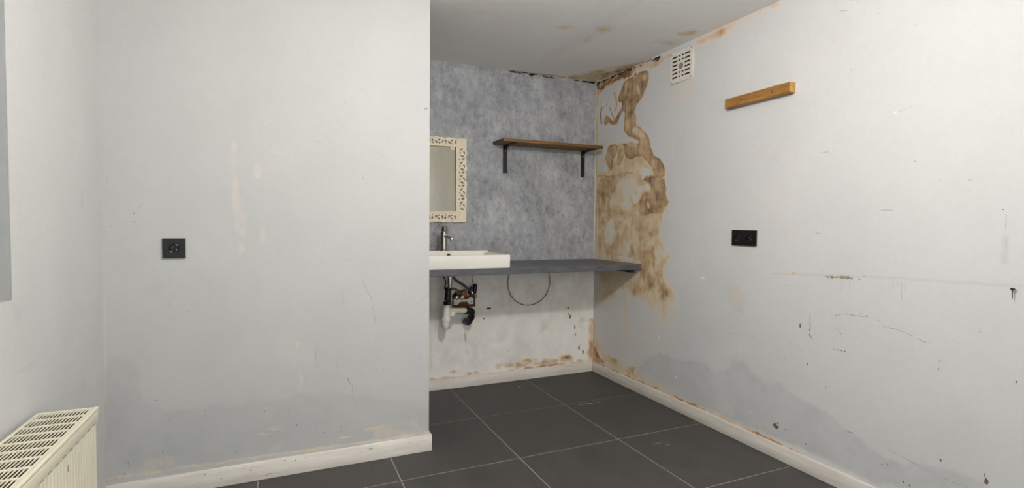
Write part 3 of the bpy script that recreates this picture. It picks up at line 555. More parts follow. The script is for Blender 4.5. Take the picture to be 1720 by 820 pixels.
# ------------------------------------------------------------------ rear wall behind the camera, ceiling
GX0, GX1, GZ0, GZ1 = -0.40, 2.04, 0.06, 2.20
rm = MB().box(XL - 0.28, GX0, YR - 0.12, YR, -0.04, ZC + 0.06).box(GX1, XR + 0.12, YR - 0.12, YR, -0.04, ZC + 0.06).box(GX0, GX1, YR - 0.12, YR, -0.04, GZ0).box(GX0, GX1, YR - 0.12, YR, GZ1, ZC + 0.06)
tag(obj('wall_rear', rm, 'wall', None), 'white wall behind the camera around the added fill window', 'wall', None, 'structure')
w2 = empty('fill_window', ((GX0 + GX1) / 2, YR - 0.06, GZ0), 'wide white framed window added behind the camera for fill light', 'window', None, 'structure')  # unseen window, added to let in soft sky fill
fb = MB(); xm = (GX0 + GX1) / 2
for a_ in ((GX0, GX0 + 0.06, GZ0, GZ1), (GX1 - 0.06, GX1, GZ0, GZ1), (GX0 + 0.06, GX1 - 0.06, GZ0, GZ0 + 0.06), (GX0 + 0.06, GX1 - 0.06, GZ1 - 0.06, GZ1), (xm - 0.035, xm + 0.035, GZ0 + 0.06, GZ1 - 0.06)):
    fb.box(a_[0], a_[1], YR - 0.09, YR - 0.03, a_[2], a_[3], 0.004, 1)
obj('window_frame', fb, 'upvc', w2)
for a_ in ((GX0 + 0.06, xm - 0.035), (xm + 0.035, GX1 - 0.06)): obj('pane', MB().box(a_[0], a_[1], YR - 0.065, YR - 0.055, GZ0 + 0.06, GZ1 - 0.06), 'glass', w2)
def paint_ceiling(F):
    F.poly(0, [(1.7012,2.8264),(1.6608,2.5663),(1.694,2.4614),(1.7718,2.5511),(1.7702,2.7093),(1.7576,2.8658)], 0.13, 0.035, 0.012, patch=0.9)
    F.blob(0, *[(1.5031,2.6591)][0], 0.06, 0.05, 0.15); F.blob(0, *[(2.1891,2.4311)][0], 0.09, 0.05, 0.2); F.blob(0, *[(2.2211,2.602)][0], 0.09, 0.06, 0.14); F.blob(0, *[(1.073,2.6685)][0], 0.2, 0.12, 0.05)
    F.poly(0, [(1.9837,3.5519),(2.0753,3.3784),(2.2026,3.137),(2.2954,2.9808),(2.3489,2.8598),(2.3826,2.9943),(2.3552,3.2131),(2.3515,3.6213),(2.1779,3.6104)], 0.26, 0.04, 0.012, patch=0.9)
    F.poly(0, [(2.1803,3.3597),(2.2609,3.1381),(2.3212,2.9415),(2.3318,3.1815),(2.3318,3.4661)], 0.55, 0.03, 0.010, patch=1.0)
    F.poly(3, [(2.3247,3.4557),(2.3158,3.2135),(2.3267,3.021),(2.3392,2.9169),(2.3589,3.0623),(2.3493,3.2596),(2.3579,3.5669)], 0.65, 0.012, 0.008, patch=1.2)
    F.stroke(3, [(1.752,3.546),(1.7925,3.5521)], 0.012, 0.6, 0.006, 0.004, patch=1.0); F.stroke(3, [(2.1136,3.571),(2.196,3.5733),(2.326,3.5822)], 0.014, 0.7, 0.006, 0.006, patch=1.2)
    F.stroke(0, [(1.6154,3.5675),(1.8996,3.5395),(2.3187,3.5712)], 0.03, 0.45, 0.02, 0.006, patch=1.0)
    F.stroke(0, [(2.3349,2.935),(2.3466,2.726),(2.3297,2.3647),(2.3223,2.0177)], 0.02, 0.32, 0.015, 0.004, patch=0.7)
    F.poly(2, [(1.7029,3.3758),(1.7256,2.5729),(1.7082,2.1558),(1.6075,2.203),(1.6232,2.6981),(1.64,3.3209)], 0.10, 0.01, 0.004)
cl = grid_object('ceiling', [wall_grid(axis((XL, 0.5, 0.1), (0.5, XR, 0.007)), axis((YR, 1.5, 0.15), (1.5, YB, 0.007)), PC, paint_ceiling)], 'ceiling',
                 [(XL - 0.28, XR + 0.12, YR - 0.12, YB + 0.12, ZC + 0.004, ZC + 0.10)], 'off-white ceiling with brown stains and black mould towards the corner', 'ceiling')

# ------------------------------------------------------------------ skirting boards
def skirt(name, box, label, cutbevel=0.004): return tag(obj(name, MB().box(*box, cutbevel, 2), 'skirting', None, 40), label, 'baseboard', None, 'structure')
skirt('baseboard_back', (XL, XR - 0.014, YB - 0.014, YB, 0, 0.078), 'white skirting board along the back wall of the niche')
skirt('baseboard_right', (XR - 0.014, XR, YR, YB, 0, 0.078), 'white skirting board along the stained right wall')
bp = skirt('baseboard_partition', (XL, XE + 0.014, YF - 0.014, YF, 0, 0.086), 'white skirting board along the foot of the partition')
rb = obj('baseboard_return', MB().box(XE, XE + 0.014, YF, YF + 0.10, 0, 0.086, 0.003, 1), 'skirting', bp, 40)

# ------------------------------------------------------------------ flaws in the paint: cracks, chips, scuffs (flat, as in the room)
def ribbon(mb, fn, pts, w, h=0.0005, jit=0.3, sub=5):
    P = []
    for a_, b_ in zip(pts[:-1], pts[1:]):
        for t in range(sub): P.append((a_[0] + (b_[0] - a_[0]) * t / sub + random.gauss(0, w * jit), a_[1] + (b_[1] - a_[1]) * t / sub + random.gauss(0, w * jit)))
    P.append(pts[-1][:2]); vs = []; n = len(P)
    for i, p in enumerate(P):
        q = Vector(P[min(i + 1, n - 1)]) - Vector(P[max(i - 1, 0)]); q = q.normalized() if q.length > 0 else Vector((1, 0)); nn = Vector((-q.y, q.x))
        ww = w * (0.25 + 0.75 * random.random()) * (0.35 if i in (0, n - 1) else 1) / 2
        vs += [fn(p[0] + nn.x * ww, p[1] + nn.y * ww, h), fn(p[0] - nn.x * ww, p[1] - nn.y * ww, h)]
    mb.add(vs, [(2 * i, 2 * i + 1, 2 * i + 3, 2 * i + 2) for i in range(n - 1) if n < 8 or random.random() > 0.22])
def chip(mb, fn, c, ru, rv, n=11, rag=0.35, h=0.0008):
    if max(ru, rv) < 0.010: ru, rv = ru * 0.62, rv * 0.62
    poly = [(c[0] + ru * math.cos(2 * math.pi * i / n) * (1 + random.uniform(-rag, rag)), c[1] + rv * math.sin(2 * math.pi * i / n) * (1 + random.uniform(-rag, rag))) for i in range(n)]
    mb.prism(poly, fn, 0.0, h)
def flaw(name, mb, mat, parent): return obj(name, mb, mat, parent, kind='stuff')
m = MB()
for pts, w in (([(1.6202,0.7669),(1.5876,0.768),(1.5476,0.7816),(1.4924,0.7947),(1.4391,0.7926),(1.4009,0.8029)], 0.0030), ([(1.3758,0.7979),(1.3442,0.7672),(1.291,0.7644),(1.2342,0.7481),(1.2013,0.7354),(1.1718,0.7355)], 0.0026),
               ([(1.5529,0.722),(1.5283,0.7086),(1.5139,0.692)], 0.0025), ([(1.3094,0.2558),(1.2286,0.245),(1.1634,0.2339),(1.0921,0.2267),(1.0327,0.2232)], 0.0020), ([(2.2701,0.5798),(2.1358,0.5845),(1.9538,0.5973)], 0.0014),
               ([(1.4426,0.8989),(1.4412,0.9364)], 0.002), ([(1.5833,2.154),(1.5347,2.1415)], 0.002), ([(1.4165,2.0803),(1.3971,2.0859)], 0.002), ([(1.3192,1.6528),(1.2581,1.6662)], 0.0016)):
    ribbon(m, PR, pts, w)
flaw('hairline_crack', m, 'crack', wr)
m = MB()
for x, y, ru, rv in [(1.726,0.7018,0.005,0.011),(1.6818,0.5212,0.0045,0.008),(1.5048,0.625,0.006,0.006),(1.5874,0.4378,0.003,0.006),(1.3312,0.1845,0.004,0.006),(1.3122,0.194,0.003,0.004),(1.1222,0.2925,0.005,0.009),(0.98,0.2727,0.006,0.012),(0.9101,0.6548,0.004,0.007),(1.4394,0.8033,0.004,0.004),(1.4135,0.7982,0.005,0.005),(1.7913,0.1647,0.004,0.004),(1.6776,0.1365,0.006,0.006),(1.8982,0.9141,0.003,0.004),(1.4122,0.7588,0.003,0.003),(1.8059,0.5209,0.003,0.004),(1.8089,0.8893,0.003,0.004),(0.992,0.8339,0.002,0.002),(1.2478,0.1486,0.004,0.006),(1.2252,0.1441,0.004,0.006),(1.1408,0.6394,0.002,0.008)]: chip(m, PR, (x, y), ru, rv)
for pts, w in (([(1.677,0.7679),(1.6735,0.7069),(1.6754,0.6655),(1.656,0.646)], 0.005), ([(1.5641,0.6242),(1.5356,0.6264),(1.5034,0.624)], 0.005), ([(0.9872,0.3029),(0.9818,0.2719)], 0.003), ([(1.4823,0.2702),(1.4552,0.2693)], 0.004)): ribbon(m, PR, pts, w)
for x, y, ru, rv in [(1.4979,2.1608,0.003,0.003),(1.8429,1.7554,0.003,0.003),(1.2485,1.4445,0.002,0.004),(0.9666,1.2468,0.003,0.003)]: chip(m, PR, (x, y), ru, rv)
chip(m, PR, [(1.8477,0.1629)][0], 0.016, 0.012, 13, 0.5, 0.002); chip(m, PR, [(1.8339,0.1805)][0], 0.008, 0.006)
flaw('paint_chip', m, 'chip', wr)
m = MB()
ribbon(m, PR, [(1.6038,0.9529),(1.5533,0.9563),(1.5114,0.9576),(1.4775,0.9581)], 0.014, 0.0012, 0.15, 6); chip(m, PR, [(1.5032,0.9583)][0], 0.012, 0.007, 12, 0.3, 0.0016); chip(m, PR, [(1.4509,0.9553)][0], 0.008, 0.005); chip(m, PR, [(1.4305,0.968)][0], 0.004, 0.004)
flaw('filler_smear', m, 'olive', wr)
m = MB()
for pts in ([(1.5277,0.9477),(1.5255,0.8819)], [(1.4933,0.9484),(1.4898,0.8822)], [(1.3139,0.9652),(1.3115,0.9301)], [(1.2975,0.9618),(1.2968,0.9393)], [(1.2816,0.9659),(1.2778,0.8855)], [(1.2656,0.9614),(1.2667,0.9241)], [(0.957,1.2339),(0.9561,1.1597),(0.952,1.112)]): ribbon(m, PR, pts, 0.004, 0.0005, 0.1)
for x, y, ru, rv in [(1.0653,1.356,0.008,0.006),(1.6282,1.5274,0.02,0.003),(1.353,1.2532,0.03,0.003),(1.6462,1.1525,0.012,0.003)]: chip(m, PR, (x, y), ru, rv, 11, 0.4, 0.0005)
flaw('paint_run', m, 'greyfill', wr)
m = MB()
for x, y, ru, rv in [(1.3279,1.6533,0.007,0.006),(2.7521,0.4356,0.009,0.008),(2.4641,0.9619,0.008,0.006),(2.5151,0.9472,0.004,0.004),(2.3677,0.8722,0.012,0.004),(2.3963,0.8586,0.004,0.006),(2.5794,0.2134,0.006,0.007),(2.0051,0.1795,0.005,0.006)]: chip(m, PR, (x, y), ru, rv, 10, 0.4, 0.002)
flaw('filler_dab', m, 'filler', wr)
# mould beads along the ceiling corner
m = MB()
mould_r = [(3.5468,2.3154),(3.3278,2.3154),(3.1786,2.3116),(3.0061,2.3072),(2.8719,2.3061),(2.7992,2.305)]
for i in range(30):
    t = random.random() ** 1.2 * (len(mould_r) - 1.001); a_, b_ = mould_r[int(t)], mould_r[int(t) + 1]; f_ = t - int(t)
    chip(m, PR, (a_[0] + (b_[0] - a_[0]) * f_, a_[1] + (b_[1] - a_[1]) * f_ - abs(random.gauss(0, 0.008)) - 0.002), random.uniform(0.008, 0.026), random.uniform(0.0025, 0.006), 15, 0.6, 0.0006)
for i in range(14):
    a_ = [(3.5119,2.2743)][0]; chip(m, PR, (a_[0] + random.gauss(-0.03, 0.04), a_[1] + random.gauss(-0.01, 0.015)), random.uniform(0.004, 0.010), random.uniform(0.003, 0.006), 9, 0.4, 0.0009)
flaw('mould_spot', m, 'mould', wr)
m = MB()
for i in range(24):
    t = random.random(); x = 1.75 + t * 0.54 if i > 12 else 1.55 + t * 0.25
    chip(m, PB, (x, ZC - abs(random.gauss(0.004, 0.006))), random.uniform(0.010, 0.030), random.uniform(0.0025, 0.006), 15, 0.6, 0.0025)
flaw('mould_spot', m, 'mould', wb)
# below the counter: dark chips and two holes
m = MB()
for x, y, ru, rv in [(2.0692,0.5265,0.007,0.01),(2.0893,0.4558,0.008,0.014),(2.0747,0.4776,0.003,0.01),(2.1321,0.3693,0.007,0.018),(2.1394,0.3099,0.004,0.01),(2.1733,0.2018,0.008,0.014),(2.186,0.2246,0.006,0.006),(2.2114,0.1631,0.006,0.018),(2.1046,0.2777,0.003,0.003),(1.5562,0.23,0.005,0.004),(1.6748,0.3931,0.003,0.003),(2.4938,0.7801,0.004,0.006)]:
    chip(m, PB, (x, y), ru, rv, 11, 0.45, 0.001)
flaw('paint_chip', m, 'chip', wb)
m = MB(); q = [(1.3961,0.5625),(1.3581,0.4873)]
chip(m, PB, q[0], 0.021, 0.006, 14, 0.2, 0.0012); chip(m, PB, q[1], 0.008, 0.007, 12, 0.1, 0.0012)
flaw('wall_hole', m, 'black_dark', wb)
# partition scuffs
m = MB()
for pts, w in (([(0.1438,0.6171),(0.1452,0.5672),(0.1483,0.5126),(0.1514,0.467)], 0.0020), ([(0.2893,0.4315),(0.2998,0.4043),(0.313,0.3841)], 0.0045), ([(0.313,0.3748),(0.3147,0.3512)], 0.0035), ([(0.3791,0.8545),(0.4019,0.8152),(0.4162,0.7256),(0.4335,0.671)], 0.0026), ([(0.265,0.9659),(0.2646,0.8508),(0.2753,0.7635)], 0.0016), ([(-0.5632,1.2103),(-0.5275,1.2556)], 0.0016), ([(0.6309,0.7672),(0.6867,0.8166)], 0.0020),
               ([(0.4286,1.5324),(0.4806,1.4977)], 0.0016), ([(0.1498,1.5643),(0.1892,1.5616)], 0.0018), ([(-0.4858,1.9976),(-0.4588,1.9946)], 0.0014), ([(-0.5972,0.176),(-0.5928,0.1631),(-0.5904,0.1481)], 0.0045), ([(-0.6112,0.1141),(-0.6044,0.133)], 0.0040), ([(-0.6726,0.098),(-0.634,0.1065),(-0.6081,0.1055)], 0.0016), ([(-0.5222,0.0971),(-0.5182,0.1414)], 0.0014), ([(-0.4881,0.1153),(-0.4604,0.1391)], 0.0014), ([(-0.0841,0.2167),(-0.0527,0.2144),(-0.0129,0.2073)], 0.0024), ([(0.3622,0.905),(0.3791,0.8545)], 0.002), ([(0.4403,0.6205),(0.4173,0.5893),(0.4063,0.562)], 0.0014), ([(0.6404,0.502),(0.6551,0.5251)], 0.002)):
    ribbon(m, PF, pts, w)
flaw('scratch', m, 'crack', wp)
m = MB()
for x, y, ru, rv in [(-0.0771,0.3132,0.004,0.004),(0.024,0.2964,0.003,0.003),(0.184,0.1729,0.0045,0.004),(0.2594,0.1658,0.0035,0.003),(0.1931,0.2819,0.003,0.004),(0.2074,0.2053,0.003,0.003),(0.0602,0.2283,0.003,0.006),(0.2387,0.4878,0.004,0.003),(0.4615,0.4523,0.003,0.006),(0.3155,0.323,0.004,0.003),(-0.312,0.351,0.003,0.003),(-0.2385,0.1765,0.003,0.003),(-0.1924,0.1411,0.003,0.003),(0.3369,0.2611,0.002,0.002)]: chip(m, PF, (x, y), ru, rv)
for x, y, ru, rv in [(-0.369,0.7961,0.006,0.002),(-0.559,1.2129,0.003,0.003),(-0.5595,1.1782,0.003,0.003),(-0.6416,1.0896,0.003,0.003),(-0.6365,1.1604,0.003,0.003),(-0.4933,0.4181,0.003,0.003),(-0.4451,0.3288,0.004,0.003),(0.3665,1.6661,0.004,0.002),(0.2785,1.7543,0.003,0.003),(-0.0283,1.4814,0.003,0.003),(0.366,1.3988,0.004,0.002),(-0.4799,0.4652,0.002,0.002),(-0.4729,0.1903,0.003,0.003)]: chip(m, PF, (x, y), ru, rv)
flaw('paint_chip', m, 'chip', wp)
# dirt on the partition skirting
m = MB()
PK = lambda u, v, h: (u, YF - 0.014 - h, v)
for x, y, ru, rv in [(0.0548,0.0653,0.004,0.008),(0.0977,0.073,0.004,0.005),(0.3553,0.0521,0.004,0.004),(0.5861,0.0632,0.004,0.003),(0.636,0.0372,0.006,0.003),(0.3961,0.0641,0.012,0.002),(-0.0579,0.0236,0.012,0.002),(-0.0697,0.0171,0.006,0.004),(-0.3137,0.068,0.006,0.003),(0.4282,0.0491,0.003,0.003),(0.0062,0.074,0.008,0.003),(-0.1657,0.0701,0.008,0.003),(-0.1275,0.0718,0.006,0.003),(-0.1354,0.0532,0.008,0.003),(-0.1542,0.081,0.006,0.002)]: chip(m, PK, (x, y), ru, rv, 9, 0.5, 0.0004)
flaw('dirt_mark', m, 'crack', bp)
# chalky smudges on the tiles
m = MB()
for x, y, ru, rv in [(1.801,2.9027,0.025,0.006),(1.8692,2.9005,0.02,0.012),(1.9233,2.897,0.03,0.004),(1.8359,2.9031,0.02,0.006),(1.5787,3.3975,0.012,0.01),(1.8578,2.2177,0.03,0.003),(1.9011,2.1819,0.02,0.003),(2.2779,2.3809,0.02,0.004)]: chip(m, PG, (x, y), ru, rv, 13, 0.5, 0.0003)
flaw('smudge', m, 'chalk', floor)

# ------------------------------------------------------------------ countertop and wall shelf
ct = empty('countertop', (1.0, 3.25, 0.872), 'long dark grey laminate countertop under the basin', 'countertop')
obj('top', MB().box(XL, XR, 2.947, YB - 0.0015, 0.873, 0.912, 0.002, 1), 'counter', ct)
obj('support_batten', MB().box(XR - 0.03, XR, 3.03, YB - 0.002, 0.846, 0.873, 0.001, 1), 'batten_dark', ct, label='dark batten under the counter end')
sh = empty('wall_shelf', (1.83, YB, 1.762), 'oiled wooden shelf board on two black brackets above the counter', 'shelf')
bm = MB().box(1.42, 2.243, 3.356, YB - 0.002, 1.764, 1.786, 0.004, 2); bd = obj('board', bm, 'shelf_wood', sh, 40)
obj('end_face', MB().box(1.4175, 1.4205, 3.372, YB - 0.004, 1.767, 1.783), 'shelf_end', bd, label='dark stained end of the board')
for bx_ in (1.516, 2.184):
    w_ = 0.017
    b_ = obj('bracket', MB().box(bx_ - w_, bx_ + w_, YB - 0.007, YB - 0.002, 1.562, 1.764, 0.001, 1).box(bx_ - w_, bx_ + w_, 3.385, YB - 0.003, 1.7585, 1.764, 0.001, 1)
             .prism([(YB - 0.007, 1.759), (YB - 0.007, 1.735), (3.53, 1.747), (3.46, 1.7588)], lambda u, v, h: (bx_ + h, u, v), -0.010, 0.010), 'black_metal', sh)
    obj('screw', MB().lathe((bx_ + 0.002, YB - 0.0065, 1.724), (0, -1, 0), [(0.005, 0), (0.005, 0.002), (0.002, 0.004)], 10), 'brass', b_)

# ------------------------------------------------------------------ mirror with pierced cream frame
mi = empty('mirror', (0.97, YB, 1.193), 'rectangular mirror in a cream carved openwork frame above the basin', 'mirror')
mx0, mx1, mz0, mz1 = 0.73, 1.211, 1.195, 1.788; ix0, ix1, iz0, iz1 = 0.806, 1.135, 1.268, 1.728
out = []
def wavy(a_, b_, nrm, n=44, amp=0.0045):
    for i in range(n):
        t = i / n; w_ = amp * (0.6 * math.sin(t * 2 * math.pi * 5.0) + 0.5 * math.sin(t * 2 * math.pi * 11 + 1)) * min(1, 6 * t, 6 * (1 - t))
        out.append((a_[0] + (b_[0] - a_[0]) * t + nrm[0] * w_, a_[1] + (b_[1] - a_[1]) * t + nrm[1] * w_))
wavy((mx0, mz0), (mx1, mz0), (0, -1)); wavy((mx1, mz0), (mx1, mz1), (1, 0)); wavy((mx1, mz1), (mx0, mz1), (0, 1)); wavy((mx0, mz1), (mx0, mz0), (-1, 0))
def leaf(cx, cy, l, w, ang, n=12):
    r = []
    for i in range(n):
        a_ = 2 * math.pi * i / n; x = math.cos(a_) * l / 2; y = math.sin(a_) * w / 2 * (1.15 - 0.55 * math.cos(a_)); r.append((cx + x * math.cos(ang) - y * math.sin(ang), cy + x * math.sin(ang) + y * math.cos(ang)))
    return r
holes = [rect(ix0, ix1, iz0, iz1)]
rnd = random.Random(4)
def strip(L, put):
    t = 0.012; i = 0
    while t < L - 0.012:
        kind = i % 4
        if kind == 0: put(t, -0.004, 0.030, 0.012, 1.35)
        elif kind == 1: put(t, 0.015, 0.013, 0.009, 0.3); put(t + 0.002, -0.016, 0.024, 0.011, 0.6)
        elif kind == 2: put(t, 0.004, 0.026, 0.013, 2.2)
        else: put(t, 0.018, 0.010, 0.009, 0.8); put(t + 0.004, -0.010, 0.026, 0.012, 1.9)
        t += 0.0235; i += 1
cxR = (ix1 + mx1) / 2 + 0.004; cxL = (ix0 + mx0) / 2 - 0.004
strip(iz1 - iz0 - 0.01, lambda t, o_, l, w, a_: holes.append(leaf(cxR - o_, iz0 + 0.008 + t, l * 0.95, w * 0.95, a_ - 1.57)))
strip(iz1 - iz0 - 0.01, lambda t, o_, l, w, a_: holes.append(leaf(cxL + o_, iz0 + 0.008 + t, l * 0.95, w * 0.95, a_ + 1.57)))
strip(ix1 - ix0 + 0.02, lambda t, o_, l, w, a_: holes.append(leaf(ix1 + 0.006 - t, (iz1 + mz1) / 2 - o_ * 0.75, l * 0.95, w * 0.95, a_)))
strip(ix1 - ix0 + 0.02, lambda t, o_, l, w, a_: holes.append(leaf(ix1 + 0.006 - t, (iz0 + mz0) / 2 + o_ * 0.75, l * 0.95, w * 0.95, -a_)))
PM = lambda u, v, h: (u, YB - 0.004 - h, v)
fr_ = obj('frame', plate([out] + holes, 0.016, frame_mtx(lambda u, v, h: (u, YB - 0.011 - h, v))), 'frame', mi, label='cream carved frame pierced with leaf shapes')
obj('inner_lip', plate([rect(ix0 - 0.006, ix1 + 0.006, iz0 - 0.006, iz1 + 0.006), rect(ix0 + 0.004, ix1 - 0.004, iz0 + 0.004, iz1 - 0.004)], 0.006, frame_mtx(lambda u, v, h: (u, YB - 0.0215 - h, v))), 'frame', fr_)
obj('mirror_glass', MB().box(ix0 - 0.004, ix1 + 0.004, YB - 0.010, YB - 0.005, iz0 - 0.004, iz1 + 0.004), 'mirror', mi)
st = obj('sticker', MB().box(1.098, 1.124, YB - 0.0108, YB - 0.0098, 1.706, 1.722), 'filler', mi, label='small white paper sticker')
obj('print', MB().box(1.1075, 1.1095, YB - 0.0112, YB - 0.0105, 1.709, 1.719).box(1.113, 1.1145, YB - 0.0112, YB - 0.0105, 1.709, 1.719), 'crack', st)

# ------------------------------------------------------------------ basin
ba = empty('washbasin', (1.0, 3.2, 0.912), 'white rectangular ceramic basin sitting on the dark countertop', 'washbasin')
bx0, bx1, by0, by1, bz0, bz1 = 0.694, 1.303, 2.957, 3.435, 0.912, 0.993
bm = bmesh.new()
def ring(bm, x0, x1, y0, y1, z, n=6, r=0.006):
    vs = []
    for (cx, cy, a0) in ((x1 - r, y1 - r, 0), (x0 + r, y1 - r, 90), (x0 + r, y0 + r, 180), (x1 - r, y0 + r, 270)):
        for i in range(n): a_ = math.radians(a0 + 90 * i / (n - 1)); vs.append(bm.verts.new((cx + r * math.cos(a_), cy + r * math.sin(a_), z)))
    return vs
rings = [ring(bm, bx0 + 0.004, bx1 - 0.004, by0 + 0.003, by1, bz0), ring(bm, bx0, bx1, by0, by1, bz0 + 0.006), ring(bm, bx0, bx1, by0, by1, bz1 - 0.003), ring(bm, bx0 + 0.003, bx1 - 0.003, by0 + 0.003, by1 - 0.003, bz1),
         ring(bm, bx0 + 0.026, bx1 - 0.026, by0 + 0.022, by1 - 0.105, bz1, r=0.02), ring(bm, bx0 + 0.030, bx1 - 0.030, by0 + 0.026, by1 - 0.109, bz1 - 0.006, r=0.02), ring(bm, bx0 + 0.055, bx1 - 0.055, by0 + 0.05, by1 - 0.118, bz1 - 0.060, r=0.03), ring(bm, 0.97, 1.03, 3.15, 3.21, bz1 - 0.068, r=0.028)]
for a_, b_ in zip(rings[:-1], rings[1:]):
    n = len(a_)
    for i in range(n): bm.faces.new((a_[i], a_[(i + 1) % n], b_[(i + 1) % n], b_[i]))
bm.faces.new(rings[0][::-1]); bm.faces.new(rings[-1])
body = obj('basin_body', MB().bm(bm), 'ceramic', ba, 35)
obj('rear_ledge', MB().box(bx0 + 0.002, bx1 - 0.002, by1 - 0.10, by1, bz1 - 0.004, bz1 + 0.010, 0.003, 2), 'ceramic', ba, 40)
obj('drain', MB().lathe((1.0, 3.18, bz1 - 0.067), (0, 0, 1), [(0.027, 0), (0.027, 0.003), (0.018, 0.004), (0.016, 0.001)], 20), 'chrome', ba, 40)
obj('overflow_hole', MB().lathe((1.015, by1 - 0.1135, bz1 - 0.020), (0, -1, 0.1), [(0.012, 0), (0.012, 0.003), (0.009, 0.004)], 16), 'black_dark', ba, label='dark round overflow hole')
# ------------------------------------------------------------------ tap
FX, FY, FZ = 1.0, 3.385, bz1 + 0.010
fa = empty('tap', (FX, FY, FZ), 'chrome single lever mixer tap at the back of the basin', 'tap')
obj('tap_body', MB().lathe((FX, FY, FZ), (0, 0, 1), [(0.027, 0), (0.027, 0.005), (0.0225, 0.008), (0.0215, 0.11), (0.0225, 0.118), (0.0225, 0.124), (0.018, 0.127)], 24), 'chrome', fa, 40)
sp_ = obj('spout', MB().tube([(FX + 0.004, FY, FZ + 0.098), (FX + 0.012, FY - 0.06, FZ + 0.094), (FX + 0.020, FY - 0.115, FZ + 0.082)], lambda t: 0.012 - 0.002 * t, 12), 'chrome', fa, 50)
obj('aerator', MB().lathe((FX + 0.020, FY - 0.112, FZ + 0.084), (0.1, -0.25, -1), [(0.011, 0), (0.012, 0.014), (0.009, 0.020)], 14), 'chrome', sp_, 40)
hd = obj('lever_head', MB().lathe((FX + 0.002, FY - 0.002, FZ + 0.126), (0.08, -0.1, 1), [(0.019, 0), (0.0225, 0.006), (0.0215, 0.030), (0.014, 0.038)], 22), 'chrome', fa, 40)
obj('lever', MB().tube([(FX - 0.004, FY, FZ + 0.155), (FX - 0.024, FY - 0.004, FZ + 0.168), (FX - 0.046, FY - 0.008, FZ + 0.184)], 0.0045, 10), 'steel', hd, 50)

# ------------------------------------------------------------------ waste trap under the counter
TY = 3.38
def at(px, y=TY): return (px[0], y, px[1])
tr_ = empty('waste_trap', (1.03, TY, 0.46), 'white plastic waste trap with black rubber sleeves under the basin', 'pipe')
S_ = [(1.0418,0.8247),(1.0421,0.7518),(1.0329,0.7522),(1.0258,0.6431),(1.0217,0.6352),(1.0139,0.4978),(1.0491,0.589),(1.173,0.5836),(1.2122,0.5709),(1.2105,0.488)]
obj('waste_flange', MB().lathe(at((S_[0][0], 0.842)), (0, 0, -1), [(0.024, -0.03), (0.026, -0.002), (0.038, 0), (0.038, 0.012), (0.028, 0.017)], 20), 'cream_plastic', tr_, 40)
obj('tailpiece', MB().lathe(at((S_[0][0], 0.83)), (0, 0, -1), [(0.017, 0), (0.017, 0.05), (0.015, 0.09)], 16), 'chrome', tr_, 40)
slv = obj('rubber_sleeve', MB().tube([at(S_[2], TY), at(((S_[2][0] + S_[3][0]) / 2, (S_[2][1] + S_[3][1]) / 2)), at(S_[3])], lambda t: 0.022 + 0.002 * math.sin(t * 20), 16), 'rubber', tr_, 40, label='black rubber sleeve')
obj('nut', MB().lathe(at(S_[3]), (-0.05, 0, 1), [(0.026, -0.008), (0.028, -0.004), (0.028, 0.012), (0.024, 0.018)], 12), 'rubber', slv, 30)
obj('trap_body', MB().lathe(at((S_[4][0], S_[4][1])), (S_[5][0] - S_[4][0], 0, S_[5][1] - S_[4][1]), [(0.018, -0.03), (0.020, 0.0), (0.023, 0.03), (0.025, 0.06), (0.028, 0.075), (0.028, 0.09), (0.027, 0.13), (0.022, 0.155), (0.012, 0.168)], 20), 'white_plastic', tr_, 45, label='white plastic trap cup')
obj('union_nut', MB().lathe(at((S_[5][0] + 0.001, S_[5][1] + 0.035)), (0.05, 0, 1), [(0.028, -0.012), (0.0305, -0.008), (0.0305, 0.010), (0.028, 0.014)], 14), 'white_plastic', tr_, 30)
arm = obj('outlet_arm', MB().tube([(S_[5][0] + 0.005, TY, S_[5][1] + 0.05), (S_[6][0], TY, S_[6][1] + 0.003), (S_[6][0] + 0.03, TY + 0.002, S_[6][1] + 0.004), (S_[7][0], TY + 0.02, S_[7][1])], 0.0185, 14), 'cream_plastic', tr_, 50)
obj('collar', MB().lathe((S_[6][0] + 0.012, TY, S_[6][1]), (0, 0, -1), [(0.020, 0.0), (0.022, 0.006), (0.022, 0.03), (0.018, 0.036)], 14), 'white_plastic', arm, 40)
obj('rubber_elbow', MB().tube([(S_[7][0] - 0.012, TY + 0.018, S_[7][1] + 0.002), (S_[8][0] - 0.006, TY + 0.03, S_[8][1] + 0.004), (S_[8][0] + 0.004, TY + 0.05, S_[8][1] - 0.035), (S_[9][0], TY + 0.09, S_[9][1] + 0.004), (S_[9][0] + 0.01, YB - 0.002, S_[9][1] - 0.012)], lambda t: 0.024 + 0.002 * math.sin(t * 26), 16), 'rubber', tr_, 50, label='black rubber elbow into the wall')

# ------------------------------------------------------------------ water supply plate with angle valves
VY = 3.53
vp = empty('valve_plate', (1.2, YB, 0.60), 'rusty brown plate with two angle valves and hoses behind the trap', 'valve')
V_ = [(1.1136,0.6581),(1.2841,0.5846),(1.1193,0.6461),(1.2656,0.6047),(1.1582,0.6402),(1.229,0.6067),(1.1907,0.6856),(1.1337,0.6726),(1.2525,0.7025),(1.2819,0.6616),(1.1695,0.6631),(1.0291,0.8084),(1.0451,0.7732),(1.0397,0.7311),(1.0708,0.7128),(1.113,0.7901),(1.174,0.7528),(1.2359,0.7032),(1.1109,0.7281),(1.1621,0.6854),(1.2436,0.8052),(1.2462,0.7815),(1.2581,0.7417),(1.1378,0.6608),(1.2336,0.6679),(1.2665,0.7216),(1.2441,0.7147)]
obj('backing_board', MB().box(V_[0][0], V_[1][0], YB - 0.020, YB, V_[1][1], V_[0][1] + 0.01, 0.002, 1), 'brown_board', vp)
u0, u1, w0, w1 = V_[2][0], V_[3][0], V_[3][1], V_[2][1]
